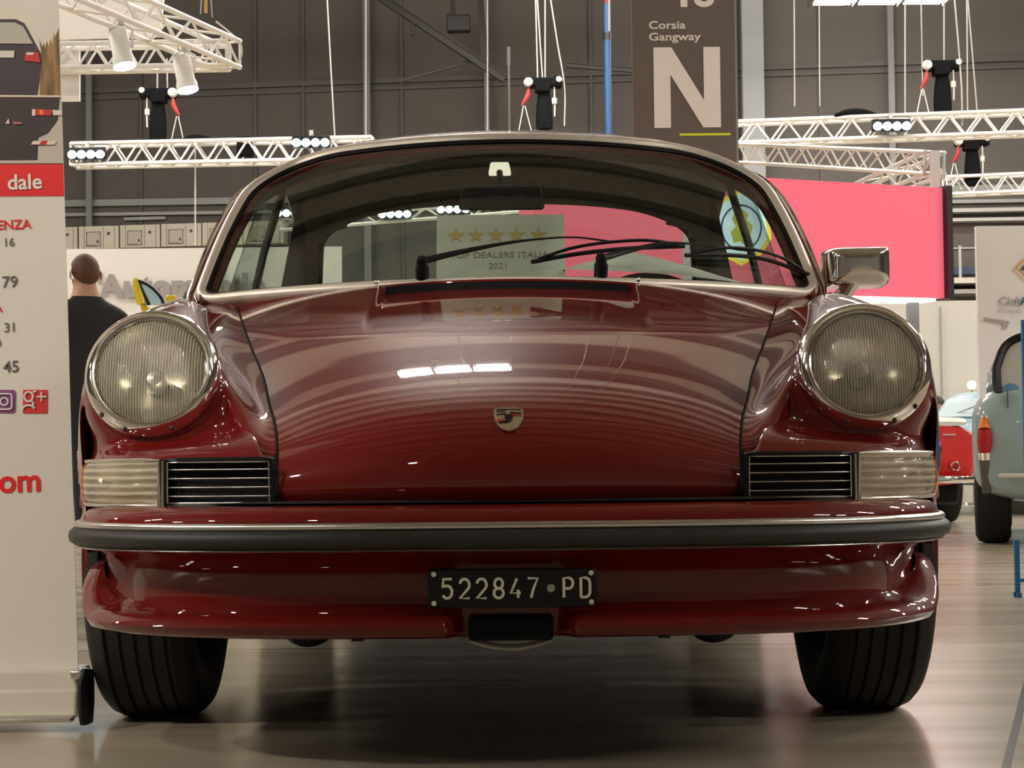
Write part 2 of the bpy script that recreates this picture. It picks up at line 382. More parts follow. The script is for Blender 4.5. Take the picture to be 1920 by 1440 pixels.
for s in (-1, 1):
    rows = []
    NA, NT = 360, 64
    for i in range(NA + 1):
        rows.append([mx(wing(105 + 360 * i / NA, (j / NT)), s) for j in range(NT + 1)])
    mb = MB(); n = NT + 1
    for i in range(NA):
        for j in range(NT):
            q = [rows[i][j], rows[i + 1][j], rows[i + 1][j + 1], rows[i][j + 1]]
            c = (q[0] + q[1] + q[2] + q[3]) / 4
            if math.hypot(c.y, c.z - .315) < .338 and c.z < .7 and abs(c.x) > .5 and c.y > -.32: continue   # wheel opening
            for e in range(4):
                rr_ = math.hypot(q[e].y, q[e].z - .315)
                if rr_ < .338 and q[e].z < .7 and abs(q[e].x) > .5 and q[e].y > -.34: q[e] = V((q[e].x, q[e].y * .338 / rr_, .315 + (q[e].z - .315) * .338 / rr_))
            mb.add(q, [(0, 1, 2, 3)])
    part('front_wing', mb, PA, car, 60)
    outer = [p for r_ in rows for p in r_ if abs(p.x) > .6 and p.z < .74]
    arc = []
    for k in range(25):
        y_, z_ = -.338 * math.cos(math.pi * k / 24), .315 + .338 * math.sin(math.pi * k / 24)
        near = sorted(outer, key=lambda p: (p.y - y_) ** 2 + (p.z - z_) ** 2)[:4]; arc.append(V((sum(p.x for p in near) / 4 - s * .006, y_, z_)))
    part('wheel_arch', MB().tube(arc, .008), PA, car)
    wl = MB().grid([[V((s * x, -.345 * math.cos(math.pi * k / 24) , .300 + .345 * math.sin(math.pi * k / 24))) for k in range(4, 25)] for x in (.42, .60, .69)])
    part('wheel_well', wl, M['matte_black'], car)
    C = mx(HC, s)
    rim = part('headlamp', MB().lathe([(k_ * .986, z_) for k_, z_ in [(.1085, -.035), (.1095, -.012), (.1082, .002), (.1035, .0115), (.0975, .0155), (.0940, .0130), (.0928, .0090), (.0910, .0118), (.0885, .0108), (.0872, .004), (.0865, -.004)]], C, AX, 96), M['chrome'], car)
    part('lens', MB().lathe([(.0875, .004), (.083, .011), (.073, .0175), (.055, .0235), (.03, .027), (.0005, .028)], C, AX, 64), M['lens'], rim)
    part('reflector', MB().lathe([(.093, .000), (.088, -.012), (.078, -.030), (.060, -.050), (.035, -.064), (.012, -.068), (.0005, -.068)], C, AX, 64), M['reflector'], rim)
    part('bulb_shield', MB().lathe([(.0005, -.022), (.012, -.024), (.016, -.030), (.016, -.062)], C, AX, 24), M['alu'], rim)
    for a in (250, 292, 225 if s < 0 else 315):
        r = math.radians(a); pp = C + (V((math.cos(r), 0, 0)) + UPV * math.sin(r)) * .1045
        part('rim_screw', MB().lathe([(.0032, .004), (.0032, .0118), (.0005, .0126)], pp, AX, 12), M['rubber'], rim)
    # --- indicator and horn grille: both follow the plan line of the wing's front
    def strip(t0, t1, z0, z1, off, n=16, bulge=0.0):
        rows = []
        for k in range(n + 1):
            t = lerp(t0, t1, k / n); p = wing_front(t); d = (wing_front(min(1, t + .01)) - wing_front(max(0, t - .01))).normalized()
            nn = V((d.y, -d.x, 0)); row = []
            for j in range(9):
                b = bulge * (1 - (2 * j / 8 - 1) ** 4) * (1 - (2 * k / n - 1) ** 8)
                q = p + nn * (off + b); row.append(mx(V((q.x, q.y, lerp(z0, z1, j / 8))), s))
            rows.append(row)
        return MB().grid(rows)
    def outline(t0, t1, z0, z1, off, r):
        def pt(t, z):
            p = wing_front(t); d = (wing_front(min(1, t + .01)) - wing_front(max(0, t - .01))).normalized(); q = p + V((d.y, -d.x, 0)) * off
            return mx(V((q.x, q.y, z)), s)
        pts = [pt(lerp(t0, t1, k / 14), z1) for k in range(15)] + [pt(lerp(t1, t0, k / 14), z0) for k in range(15)]
        return MB().tube(pts, r, 8, closed=True)
    TS = .305                                  # share of the line taken by the grille
    lampb = part('indicator', strip(TS + .012, .94, .396, .468, -.006, 24), M['reflector'], car)
    part('indicator_lens', strip(TS + .02, .80, .402, .466, .006, 20, .010), M['clear_lens'], lampb)
    part('amber_lens', strip(.80, .94, .402, .466, .008, 8, .006), M['amber'], lampb)
    part('indicator_frame', outline(TS + .012, .945, .399, .469, .007, .0032), M['alu'], lampb)
    pb = wing_front(.60); part('bulb', MB().lathe([(.0005, .012), (.008, .009), (.011, 0), (.008, -.010)], mx(V((pb.x, pb.y + .004, .434)), s), (0, -1, 0), 16), M['reflector'], lampb)
    gr = part('horn_grille', strip(.008, TS - .004, .398, .468, -.02, 12), M['matte_black'], car)
    part('grille_frame', outline(.008, TS - .004, .399, .469, .004, .0035), M['black'], gr)
    part('grille_trim', outline(.016, TS - .012, .403, .465, .006, .0012), M['alu'], gr)
    for k in range(4):
        zz = .412 + .0135 * k
        part('grille_slat', strip(.012, TS - .008, zz, zz + .0022, .002, 12, .001), M['alu'], gr)

# --- crest on the bonnet
def shield(w, h, off, inset=0.0, x0=-1, x1=1, y0=-1.2, y1=1):
    """points of the badge outline, local coords to the bonnet"""
    out = []
    for i in range(25):
        x = -1 + 2 * i / 24; out.append((x, 1.0 - .10 * x * x))
    for i in range(1, 20):
        a = math.pi * i / 20; x = math.cos(a); out.append((x * (1 - .06 * math.sin(a)), .1 - 1.05 * math.sin(a) ** 1.4 if False else .25 - 1.25 * math.sin(a) ** 1.5))
    return [(x * (w - inset), y * (h - inset)) for x, y in out]
BV = min((abs(hood(0, j / 600).z - (.455 + 85 / 1237)), j / 600) for j in range(600))[1]
bc = hood(0, BV); bty = (hood(0, BV + .01) - hood(0, BV - .01)).normalized(); bn = V((1, 0, 0)).cross(bty)
def badge_pt(x, y, o): return bc + V((x, 0, 0)) + bty * y + bn * (o - 6 * x * x)
def badge_part(name, poly, o, th, m, parent): return part(name, MB().prism([badge_pt(x, y, o) for x, y in poly], bn * th), m, parent, bevel=.0)
M['gold'] = mat('badge_gold', (0.86, 0.80, 0.60), 0.30, 1.0)
M['badge_red'] = mat('badge_red', (0.42, 0.03, 0.02), 0.3)
bw, bh = .0225, .033
cr = badge_part('crest', shield(bw, bh, 0), .001, .003, M['gold'], car)
def sub(x0, x1, y0, y1):
    return [(x0 * bw, y0 * bh), (x1 * bw, y0 * bh), (x1 * bw, y1 * bh), (x0 * bw, y1 * bh)]
for x0, x1, y0, y1, c in ((.1, .85, .42, .52, 'black'), (.1, .85, .24, .33, 'badge_red'), (-.8, -.1, -.20, -.08, 'badge_red'), (-.65, -.1, -.40, -.28, 'black'), (-.82, -.18, .60, .66, 'black'), (-.82, -.18, .36, .42, 'black')):
    badge_part('crest_bar', sub(x0, x1, y0, y1), .0042, .0006, M[c], cr)
badge_part('crest_shield', [(x * .28, y * .28 - .001) for x, y in shield(bw, bh, 0)], .0045, .001, M['black'], cr)
badge_part('crest_top', sub(-.8, .8, .74, .84), .0042, .0006, M['black'], cr)

# --- bumper
def bump(t, off=0.0):
    """plan curve of the bumper, t -1..1; off outward"""
    def c(t):
        a = t * math.pi / 2 * .985
        x = .708 * abs(math.sin(a)) ** (1 / 1.55) * (1 if a > 0 else -1); y = -.22 - .605 * abs(math.cos(a)) ** (1 / 1.75)
        return V((x, y, 0))
    d = (c(min(1, t + .003)) - c(max(-1, t - .003))).normalized()
    return c(t) + V((d.y, -d.x, 0)) * off
ts = []
for i in range(121):
    x = -1 + 2 * i / 120; ts.append(math.copysign(abs(x) ** 1.5, x))
def sweep(prof, tt=ts): return MB().grid([[bump(t, o) + V((0, 0, z)) for o, z in prof] for t in tt])
bp_ = part('bumper', sweep([(-.075, .398), (-.05, .3985), (-.030, .397), (-.014, .392), (-.004, .384), (.000, .374), (.000, .343), (-.004, .336), (-.014, .330), (-.045, .326)]), PA, car, 70)
part('rubber_strip', sweep([(.000, .364), (.010, .363), (.0165, .358), (.0185, .350), (.0165, .342), (.010, .3375), (.000, .337)]), M['rubber'], bp_, 70, label='black rubber strip')
part('chrome_trim', sweep([(.000, .3745), (.005, .3742), (.009, .371), (.009, .3655), (.005, .363)]), M['alu'], bp_, 70, label='bright upper trim')
part('chrome_trim', sweep([(.000, .3385), (.006, .3365), (.007, .3335), (.000, .3315)]), M['alu'], bp_, 70, label='bright lower trim')
part('bumper_seal', sweep([(-.115, .392), (-.092, .405), (-.075, .4015)]), M['rubber'], bp_, 70)
# --- valance with the spoiler lip
def val(t, lip):
    c = bump(t, 0); e = sstep(abs(t), .72, 1.0); z0 = .070 * e
    k = sstep(abs(c.x), .070, .098) if lip else 0.0
    pr = [(-.022, .330, 0), (-.050, .318, 0), (-.066, .300, 0), (-.070, .275, .3), (-.068, .252, .6)]
    if lip: pr += [(lerp(-.068, -.050, k), .243, 1), (lerp(-.068, -.024, k), .2385, 1), (lerp(-.068, -.008, k), .232, 1), (lerp(-.070, -.003, k), .222, 1), (lerp(-.074, -.010, k), .211, 1), (lerp(-.08, -.035, k), .204, 1), (-.085, .202, 1), (-.14, .20, 1)]
    return [bump(t, lerp(o, max(o, -.03), e)) + V((0, 0, z + z0 * f)) for o, z, f in pr]
tv = sorted(set(ts + [s * (.005 + .0012 * i) for s in (-1, 1) for i in range(50)]))
part('valance', MB().grid([val(t, True) for t in tv]), PA, car, 50)
part('tow_recess', MB().box((0, -.757, .217), (.125, .03, .038)), M['matte_black'], car, bevel=.006)
part('undertray', MB().grid([[V((lerp(.40, .60, sstep(y, -.70, -.1)) * (-1 + 2 * i / 30), y, z + (.05 * abs(-1 + 2 * i / 30) ** 3))) for i in range(31)] for y, z in ((-.70, .215), (-.68, .197), (-.5, .192), (.5, .20), (3.0, .20), (3.2, .32))]), M['matte_black'], car)
part('tow_eye', MB().tube([(-.06 + .12 * k / 12, -.735, .196 - .012 * math.sin(math.pi * k / 12)) for k in range(13)], .005), M['steel'], car)
for x in (-.345, .345):
    part('suspension_joint', MB().lathe([(.0005, .06), (.045, .055), (.055, .02), (.055, -.05)], (x, -.30, .205), (0, -1, 0), 24), M['black'], car)
    part('jacking_bracket', MB().box((x * .72, -.45, .188), (.02, .05, .03)), M['black'], car)

# --- number plate
plate = part('number_plate', MB().box((.003, -.806, .2775), (.245, .008, .057)), M['black'], car, bevel=.003)
M['plate_white'] = mat('plate_lettering', (0.88, 0.83, 0.68), 0.5)
def arc(cx, cy, rx, ry, a0, a1, n=12): return [(cx + rx * math.cos(math.radians(lerp(a0, a1, k / n))), cy + ry * math.sin(math.radians(lerp(a0, a1, k / n)))) for k in range(n + 1)]
GL = {'5': [[(.92, 1), (.12, 1), (.08, .56)] + arc(.46, .33, .46, .33, 120, -150)],
      '2': [arc(.5, .68, .45, .32, 165, -25) + [(.06, 0), (.96, 0)]],
      '8': [arc(.5, .74, .38, .26, 0, 360, 20), arc(.5, .25, .45, .25, 0, 360, 20)],
      '4': [[(.62, 1), (.04, .25), (.98, .25)], [(.72, .42), (.72, 0)]],
      '7': [[(.04, 1), (.96, 1), (.55, .45), (.35, 0)]],
      'P': [[(.1, 0), (.1, 1), (.55, 1)] + arc(.55, .73, .4, .27, 90, -90) + [(.1, .46)]],
      'D': [[(.1, 0), (.1, 1), (.5, 1)] + arc(.5, .72, .44, .28, 90, 0) + arc(.5, .28, .44, .28, 0, -90) + [(.1, 0)]]}
x = -.099
for ch in '522847 PD':
    if ch == ' ': x += .0265; continue
    for g in ('',):
        mb = MB()
        for st in GL[ch]:
            mb.tube([V((x + .0155 * a, -.8105, .2635 + .028 * b)) for a, b in st], .0021, 8)
        part('plate_character', mb, M['plate_white'], plate)
    x += .0247
part('plate_stamp', MB().lathe([(.0005, .0015), (.005, .001), (.006, 0)], (.0585, -.810, .277), (0, -1, 0), 16), M['steel'], plate)
for sx in (-1, 1):
    for sz in (-1, 1):
        part('plate_screw', MB().lathe([(.0005, .003), (.0032, .002), (.0038, 0)], (.003 + sx * .114, -.810, .2775 + sz * .021), (0, -1, 0), 16), M['plate_white'], plate)

# --- windscreen
def WS(u, v):
    b = V((.690 * u, .50 + .27 * u * u, .853 - .006 * u * u)); t = V((.580 * u, .98 + .13 * u * u, 1.232 - .034 * u * u))
    k = (v + 1) / 2; p = b.lerp(t, k); n = V((.25 * u, -.65, .72)); return p + n * .022 * math.sin(math.pi * k)
def ws_n(u, v):
    e = .01; return (WS(u + e, v) - WS(u - e, v)).cross(WS(u, v + e) - WS(u, v - e)).normalized() * 1.0
def rrect(n):
    """(u, v) round the windscreen, from the middle of the bottom edge anticlockwise"""
    P = []
    def ln(a, b, k): P.extend([(lerp(a[0], b[0], i / k), lerp(a[1], b[1], i / k)) for i in range(k)])
    def cn(cx, cy, rx, ry, a0, a1, k):
        for i in range(k):
            a = math.radians(lerp(a0, a1, i / k)); P.append((cx + rx * math.cos(a), cy + ry * math.sin(a)))
    bu, bv, tu, tv_ = .05, .10, .34, .62
    ln((0, -1), (1 - bu, -1), 24); cn(1 - bu, -1 + bv, bu, bv, -90, 0, 8); ln((1, -1 + bv), (1, 1 - tv_), 18); cn(1 - tu, 1 - tv_, tu, tv_, 0, 90, 22); ln((1 - tu, 1), (-1 + tu, 1), 30)
    cn(-1 + tu, 1 - tv_, tu, tv_, 90, 180, 22); ln((-1, 1 - tv_), (-1, -1 + bv), 18); cn(-1 + bu, -1 + bv, bu, bv, 180, 270, 8); ln((-1 + bu, -1), (0, -1), 24)
    return P
RB = rrect(0); NB = len(RB)
BPt = [WS(u, v) for u, v in RB]; BN = [ws_n(u, v) for u, v in RB]
def border(i, out, nrm):
    i %= NB; T = (BPt[(i + 1) % NB] - BPt[i - 1]).normalized(); o = T.cross(BN[i]).normalized()
    return BPt[i] + o * out + BN[i] * nrm
def frame(prof, rng=None, closed=True):
    rng = rng or range(NB); rows = [[border(i, o, n) for o, n in prof] for i in rng]
    if closed: rows.append(rows[0])
    return MB().grid(rows)
rows = [[WS(u * k / 14, v * k / 14) for u, v in RB] for k in range(1, 15)]
mbw = MB().grid(rows, True); o_ = len(mbw.v); mbw.v.append(WS(0, 0)); mbw.f += [(k, (k + 1) % NB, o_) for k in range(NB)]; mbw.sm += [True] * NB
part('windscreen', mbw, M['glass'], car, 80)
part('windscreen_seal', frame([(-.008, .001), (-.004, .005), (.002, .006), (.006, .005)]), M['black'], car, 80)
part('windscreen_trim', frame([(.001, .005), (.005, .012), (.014, .016), (.023, .013), (.028, .006), (.029, -.004)]), M['trim_metal'], car, 80, label='bright windscreen surround')
upper = [i for i in range(24 + 4, NB - 24 - 4)]
part('windscreen_frame', frame([(-.015, -.012), (.020, -.004), (.032, .004), (.043, -.002), (.050, -.018), (.048, -.05), (.02, -.05)], upper, False), PA, car, 80)
part('pillar_trim', frame([(-.018, -.016), (.012, -.030), (.040, -.055)], upper, False), M['trim'], car, 80)
# --- cowl between bonnet and windscreen
def cowl_row(u):
    a = hood0(u, 1.0); j = int(round(abs(u) * 24)); k = j if u >= 0 else -j
    b = border(k, .020, -.002); f = V((a.x, a.y + .004, a.z)); m_ = f.lerp(b, .5) + V((0, 0, .004))
    return [f - V((0, .002, .045)), f - V((0, .002, .006)), f, f.lerp(m_, .5), m_, m_.lerp(b, .5), b, b + V((0, .02, -.03))]
part('cowl', MB().grid([cowl_row(-1 + i / 24) for i in range(49)]), PA, car, 60)
for s in (-1, 1):
    j = 24; a = hood0(1, 1); e = V((.695, DOORY, .826))
    rows = []
    for k in range(9):
        t = k / 8; p = a.lerp(e, t); b = border(24 + int(round(10 * t)), .022 + .02 * t, -.004)
        b = V((abs(b.x), b.y, b.z)); rows.append([mx(p + V((-.01 * (1 - t), -.05, -.06)), s), mx(p - V((0, 0, .003)), s), mx(p.lerp(b, .35) + V((0, 0, .006)), s), mx(p.lerp(b, .7) + V((0, 0, .004)), s), mx(b, s)])
    part('pillar_base', MB().grid(rows), PA, car, 70)
part('fresh_air_grille', MB().grid([[hood0(x / .597, 1.0) + V((0, -.001, dz)) for x in [-.262 + .524 * i / 24 for i in range(25)]] for dz in (-.026, -.005)]), M['matte_black'], car)
for s in (-1, 1):
    c = hood0(s * .47, 1) + V((0, .012, .002)); part('washer_jet', MB().lathe([(.007, -.004), (.007, .004), (.004, .010), (.0005, .011)], c, (0, -.2, 1), 12), M['chrome'], car)
# --- roof and tail
fr = [i for i in range(24 + 8 + 26, NB - (24 + 8 + 26) + 1)]; NR = len(fr)
def roof_row(i, k):
    u = 2 * k / (NR - 1) - 1; F0 = border(fr[k], .046, -.006)
    uu = -u                                    # border runs right to left
    R1 = V((.600 * uu, 1.86, 1.238 - .085 * abs(uu) ** 2.6)); t = i / 30
    t0 = V((0, 1, lerp(.34, .24, abs(uu) ** 2))) * .85; t1 = V((0, 1, -.34)) * .85
    h = (2 * t ** 3 - 3 * t * t + 1, t ** 3 - 2 * t * t + t, -2 * t ** 3 + 3 * t * t, t ** 3 - t * t)
    return F0 * h[0] + t0 * h[1] + R1 * h[2] + t1 * h[3]
roof_rows = [[roof_row(i, k) for k in range(NR)] for i in range(31)]
part('roof', MB().grid(roof_rows), PA, car, 70)
part('headliner', MB().grid([[p + V((0, 0, -.022)) for p in r] for r in roof_rows]), M['liner'], car, 70)
TC = [(1.86, 1.238), (2.1, 1.145), (2.4, 1.005), (2.7, .87), (3.0, .74), (3.2, .61), (3.3, .48)]
TE = [(.600, 1.153), (.625, 1.05), (.665, .93), (.70, .85), (.70, .73), (.67, .60), (.65, .47)]
NS = 36
def tail(j, k):
    s_ = j / NS * (len(TC) - 1); xs = list(range(len(TC))); u = 1 - 2 * k / (NR - 1)
    y = spl(xs, [p[0] for p in TC], s_); zc = spl(xs, [p[1] for p in TC], s_); xe = spl(xs, [p[0] for p in TE], s_); ze = spl(xs, [p[1] for p in TE], s_)
    return V((xe * u, y - .10 * abs(u) ** 3 * sstep(s_, 0.5, 6), zc + (ze - zc) * abs(u) ** 2.6))
mt, mgw, mrf = MB(), MB(), []
for j in range(NS):
    for k in range(NR - 1):
        u = 1 - 2 * (k + .5) / (NR - 1); s_ = (j + .5) / NS * 6
        inside = abs(u / .90) ** 5 + abs((s_ - 1.22) / 1.08) ** 5 < 1
        q = [tail(j, k), tail(j, k + 1), tail(j + 1, k + 1), tail(j + 1, k)]
        (mgw if inside else mt).add(q, [(0, 1, 2, 3)])
part('rear_deck', mt, PA, car, 70); ml = MB(); ml.v = [p - V((0, .006, .018)) for p in mt.v]; ml.f = list(mt.f); ml.sm = list(mt.sm); part('rear_headliner', ml, M['liner'], car, 70); part('rear_window', mgw, M['glass'], car, 70)
rwp = []
for k in range(72):
    a = 2 * math.pi * k / 72; u = .90 * math.copysign(abs(math.cos(a)) ** .4, math.cos(a)); s_ = 1.22 + 1.08 * math.copysign(abs(math.sin(a)) ** .4, math.sin(a))
    rwp.append(tail(s_ / 6 * NS, (1 - u) / 2 * (NR - 1)))
part('rear_window_seal', MB().tube(rwp, .016, 8, closed=True), M['black'], car)
# --- doors and rear quarters
SB = [(DOORY, .682, .824, .757), (1.1, .695, .848, .765), (1.5, .70, .862, .77), (1.9, .70, .875, .785), (2.27, .70, .88, .80), (2.6, .70, .87, .785), (3.0, .70, .74, .755), (3.2, .67, .61, .71), (3.3, .65, .48, .66)]
def side(y, t):
    ys = [b[0] for b in SB]; xb = spl(ys, [b[1] for b in SB], y); zb = spl(ys, [b[2] for b in SB], y); xm = spl(ys, [b[3] for b in SB], y); zs = .215 + .12 * sstep(y, 2.6, 3.3)
    k = [0, .12, .30, .55, .80, 1]; xx = [xb, lerp(xb, xm, .40), lerp(xb, xm, .85), xm, xm - .004, xm - .022]; zz = [zb, zb - .035, lerp(zb, zs, .22), lerp(zb, zs, .58), lerp(zb, zs, .82), zs]
    return V((spl(k, xx, t), y, spl(k, zz, t)))
for s in (-1, 1):
    part('door', MB().grid([[mx(side(lerp(DOORY + .002, 1.62, i / 20), j / 16), s) for j in range(17)] for i in range(21)]), PA, car, 60)
    mq = MB()
    for i in range(44):
        for j in range(24):
            q = [mx(side(lerp(1.625, 3.3, a / 44), b / 24), s) for a, b in ((i, j), (i + 1, j), (i + 1, j + 1), (i, j + 1))]
            c = sum(q, V()) / 4
            if math.hypot(c.y - 2.268, c.z - .315) < .335: continue
            for e in range(4):
                rr_ = math.hypot(q[e].y - 2.268, q[e].z - .315)
                if rr_ < .335: q[e] = V((q[e].x, 2.268 + (q[e].y - 2.268) * .335 / rr_, .315 + (q[e].z - .315) * .335 / rr_))
            mq.add(q, [(0, 1, 2, 3)])
    part('rear_quarter', mq, PA, car, 60)
    part('wheel_well', MB().grid([[V((s * x, 2.268 - .345 * math.cos(math.pi * k / 24), .300 + .345 * math.sin(math.pi * k / 24))) for k in range(25)] for x in (.42, .60, .77)]), M['matte_black'], car)
    # side glass between belt line and roof gutter
    edge = [roof_rows[i][0 if s > 0 else NR - 1] for i in range(0, 31, 3)] + [tail(j, 0 if s > 0 else NR - 1) for j in range(3, 13, 3)]
    bel = [V((s * side(max(DOORY, p.y), 0).x, p.y, side(max(DOORY, p.y), 0).z)) for p in edge]
    pil = [border(i if s > 0 else NB - i, .048, -.02) for i in range(34, 24 + 8 + 26 + 1, 3)]
    pbel = [V((s * side(max(DOORY, p.y), 0).x, max(DOORY, p.y), side(max(DOORY, p.y), 0).z)) for p in pil]
    part('side_window', MB().grid([[a.lerp(b, k / 6) for k in range(7)] for a, b in zip(pil + edge, pbel + bel)]), M['glass'], car, 70)
    part('roof_gutter', MB().tube([border(i if s > 0 else NB - i, .056, -.004) for i in range(28, 24 + 8 + 26, 2)] + edge, .0075, 8), M['chrome'], car)
    part('belt_trim', MB().tube([mx(side(lerp(DOORY, 2.35, i / 20), 0), s) for i in range(21)], .008, 8), M['black'], car)
    post = roof_rows[18][0 if s > 0 else NR - 1]; pb_ = mx(side(1.60, 0), s)
    part('door_pillar', MB().tube([pb_, pb_.lerp(post, .5) + V((s * .008, 0, 0)), post], .020, 8, flat=((1, 0, 0), .5)), M['trim'], car)
    part('quarter_trim', MB().grid([[mx(V((abs(a.x) - .03, a.y, a.z)), s).lerp(mx(V((abs(b.x) - .05, b.y, b.z)), s), k / 5) for k in range(6)] for a, b in zip([roof_rows[i][0 if s > 0 else NR - 1] for i in range(22, 31)] + [tail(j, 0 if s > 0 else NR - 1) for j in (2, 4, 6, 8, 10)], [mx(side(y, 0), s) for y in [1.75 + .05 * q for q in range(14)]])]), M['trim'], car)
part('rear_panel', MB().grid([[V((lerp(-1, 1, i / 16) * lerp(.65, .62, j / 4), 3.30 + .01 * j, lerp(.48, .30, j / 4))) for i in range(17)] for j in range(5)]), PA, car)
# --- wheels
TP = [(.195, -.055), (.215, -.078), (.245, -.091), (.270, -.0925), (.292, -.088), (.305, -.076), (.3105, -.062)]
for g in (-.052, -.026, 0.0, .026, .052):
    TP += [(.3125, g - .008), (.3125, g - .0035), (.306, g - .0025), (.306, g + .0025), (.3125, g + .0035), (.3125, g + .008)]
TP += [(.3105, .062), (.305, .076), (.292, .088), (.270, .0925), (.245, .091), (.215, .078), (.195, .055)]
for s, y, nm in ((-1, 0, 'front_wheel'), (1, 0, 'front_wheel'), (-1, 2.268, 'rear_wheel'), (1, 2.268, 'rear_wheel')):
    c = V((s * .648, y, .3115)); w = part(nm, MB().lathe(TP, c, (1, 0, 0), 96), M['tyre'], car, 50)
    rmb = MB().lathe([(.197, .055), (.188, .062), (.180, .05), (.172, .0), (.165, .0)], c, (s, 0, 0), 64)
    part('rim', rmb, M['alu'], w)
    for k in range(5):
        a = 2 * math.pi * k / 5; d = V((0, math.cos(a), math.sin(a))); e = V((0, -math.sin(a), math.cos(a))); o = c + V((s * .045, 0, 0))
        part('spoke', MB().prism([o + d * .03 - e * .02, o + d * .09 - e * .05, o + d * .165 - e * .055, o + d * .175, o + d * .165 + e * .055, o + d * .09 + e * .05, o + d * .03 + e * .02], (s * .02, 0, 0)), M['alu'], w, bevel=.004)
    part('hub_cap', MB().lathe([(.0005, .082), (.028, .078), (.036, .06), (.036, .03)], c, (s, 0, 0), 32), M['black'], w)
    part('brake_disc', MB().lathe([(.03, .0), (.16, .0), (.16, -.01), (.03, -.01)], c, (s, 0, 0), 48), M['steel'], w)
# --- interior
dash = [[V((x, lerp(.56, 1.0, k / 10) + .24 * (x / .64) ** 2 * (1 - k / 14), .848 + .03 * math.sin(math.pi * min(1, k / 8)) - (.16 if k == 10 else 0) - .03 * (x / .64) ** 4)) for x in [-.64 + 1.28 * i / 30 for i in range(31)]] for k in range(11)]
part('dashboard', MB().grid(dash), M['trim'], car, 60)
swc = V((.34, 1.12, .735)); ax = V((0, -.90, -.42)).normalized()
sw = part('steering_wheel', MB().tube([swc + (V((1, 0, 0)) * math.cos(a) + V((0, -.42, .90)).normalized() * math.sin(a)) * .19 for a in [2 * math.pi * k / 48 for k in range(48)]], .012, 10, closed=True), M['black'], car)
for a in (20, 90, 160, 270):
    r = math.radians(a); part('spoke', MB().tube([swc, swc + (V((1, 0, 0)) * math.cos(r) + V((0, -.42, .90)).normalized() * math.sin(r)) * .185], .007), M['black'], sw)
part('horn_button', MB().lathe([(.0005, .02), (.04, .012), (.05, -.01)], swc, (0, .9, .42), 24), M['black'], sw)
for s in (-1, 1):
    sb = []
    for i in range(9):
        t = i / 8; z = lerp(.38, .93, t); y = 1.52 + .16 * t; w_ = .25 * (1 - .25 * t ** 4); d_ = .07 * (1 - .4 * t ** 3)
        sb.append([V((s * .36 + w_ * math.copysign(abs(math.cos(a)) ** .6, math.cos(a)), y + d_ * math.copysign(abs(math.sin(a)) ** .7, math.sin(a)), z)) for a in [2 * math.pi * k / 24 for k in range(24)]])
    q = MB().grid(sb, True); n0 = len(q.v); q.f.append(tuple(range(n0 - 24, n0))); q.sm.append(True)
    seat = part('seat_backrest', q, M['trim'], car); part('seat_cushion', MB().box((s * .36, 1.30, .36), (.48, .48, .14)), M['trim'], car, bevel=.04)
part('rear_bulkhead', MB().grid([[V((x, y, z)) for x in (-.60, .60)] for y, z in ((1.95, .45), (2.0, .78), (2.35, .84), (2.55, .90))]), M['trim'], car)
# --- mirrors, dome lamp, aerial, wipers
rm = part('rear_view_mirror', MB().prism([V((-.012 + x, .985, 1.105 + z)) for x, z in [(-.104, -.030), (-.098, -.036), (.098, -.036), (.104, -.030), (.095, .026), (.085, .032), (-.085, .032), (-.095, .026)]], (0, .02, 0)), M['black'], car, bevel=.006)
part('mirror_stem', MB().tube([(-.012, 1.0, 1.10), (-.014, 1.015, 1.14), (-.016, 1.04, 1.168)], .008), M['black'], rm)
dl = at(937, 316, 1.06)
part('dome_lamp', MB().add([dl + V((x * k, y, z)) for k, z in ((.022, .014), (.028, -.014)) for x, y in ((-1, -.015), (1, -.015), (1, .03), (-1, .03))], [(0, 1, 2, 3), (4, 5, 6, 7), (0, 1, 5, 4), (1, 2, 6, 5), (2, 3, 7, 6), (3, 0, 4, 7)]), mat('dome_lamp_plastic', (.9, .85, .70), .4, emit=(1, .9, .68), es=.45), car, bevel=.004)
ap = at(955, 236, 1.70); part('aerial', MB().tube([(ap.x, 1.70, 1.26), (ap.x, 1.70, at(955, 120, 1.7).z)], .0028).tube([(ap.x, 1.70, at(955, 122, 1.7).z), (ap.x, 1.70, at(955, 88, 1.7).z)], .0042), M['alu'], car)
wm = V((.806, .80, .903)); fw = []
for i in range(9):
    t = i / 8; k = (1, .99, .97, .93, .86, .76, .62, .42, .12)[i]; y = (.05, .045, .03, .01, -.012, -.03, -.043, -.052, -.056)[i]
    ring = []
    for a in range(40):
        a_ = 2 * math.pi * a / 40; ex = .22; ring.append(wm + V((.077 * k ** .5 * math.copysign(abs(math.cos(a_)) ** ex, math.cos(a_)), y, .047 * k ** .55 * math.copysign(abs(math.sin(a_)) ** ex, math.sin(a_)) + .004 * math.cos(a_))))
    fw.append(ring)
q = MB().grid(fw, True); n0 = len(q.v); q.f.append(tuple(range(n0 - 40, n0))); q.sm.append(True)
wmir = part('wing_mirror', q, M['chrome'], car, 60)
part('mirror_foot', MB().tube([wm + V((-.012, .0, -.035)), wm + V((-.040, .0, -.072)), wm + V((-.055, .0, -.098)), wm + V((-.07, .0, -.105))], [.016, .020, .026, .03], 16, flat=((0, 1, 0), 1.6)), M['chrome'], wmir)
part('mirror_glass', MB().box(wm + V((0, .052, 0)), (.14, .004, .084)), M['reflector'], wmir)

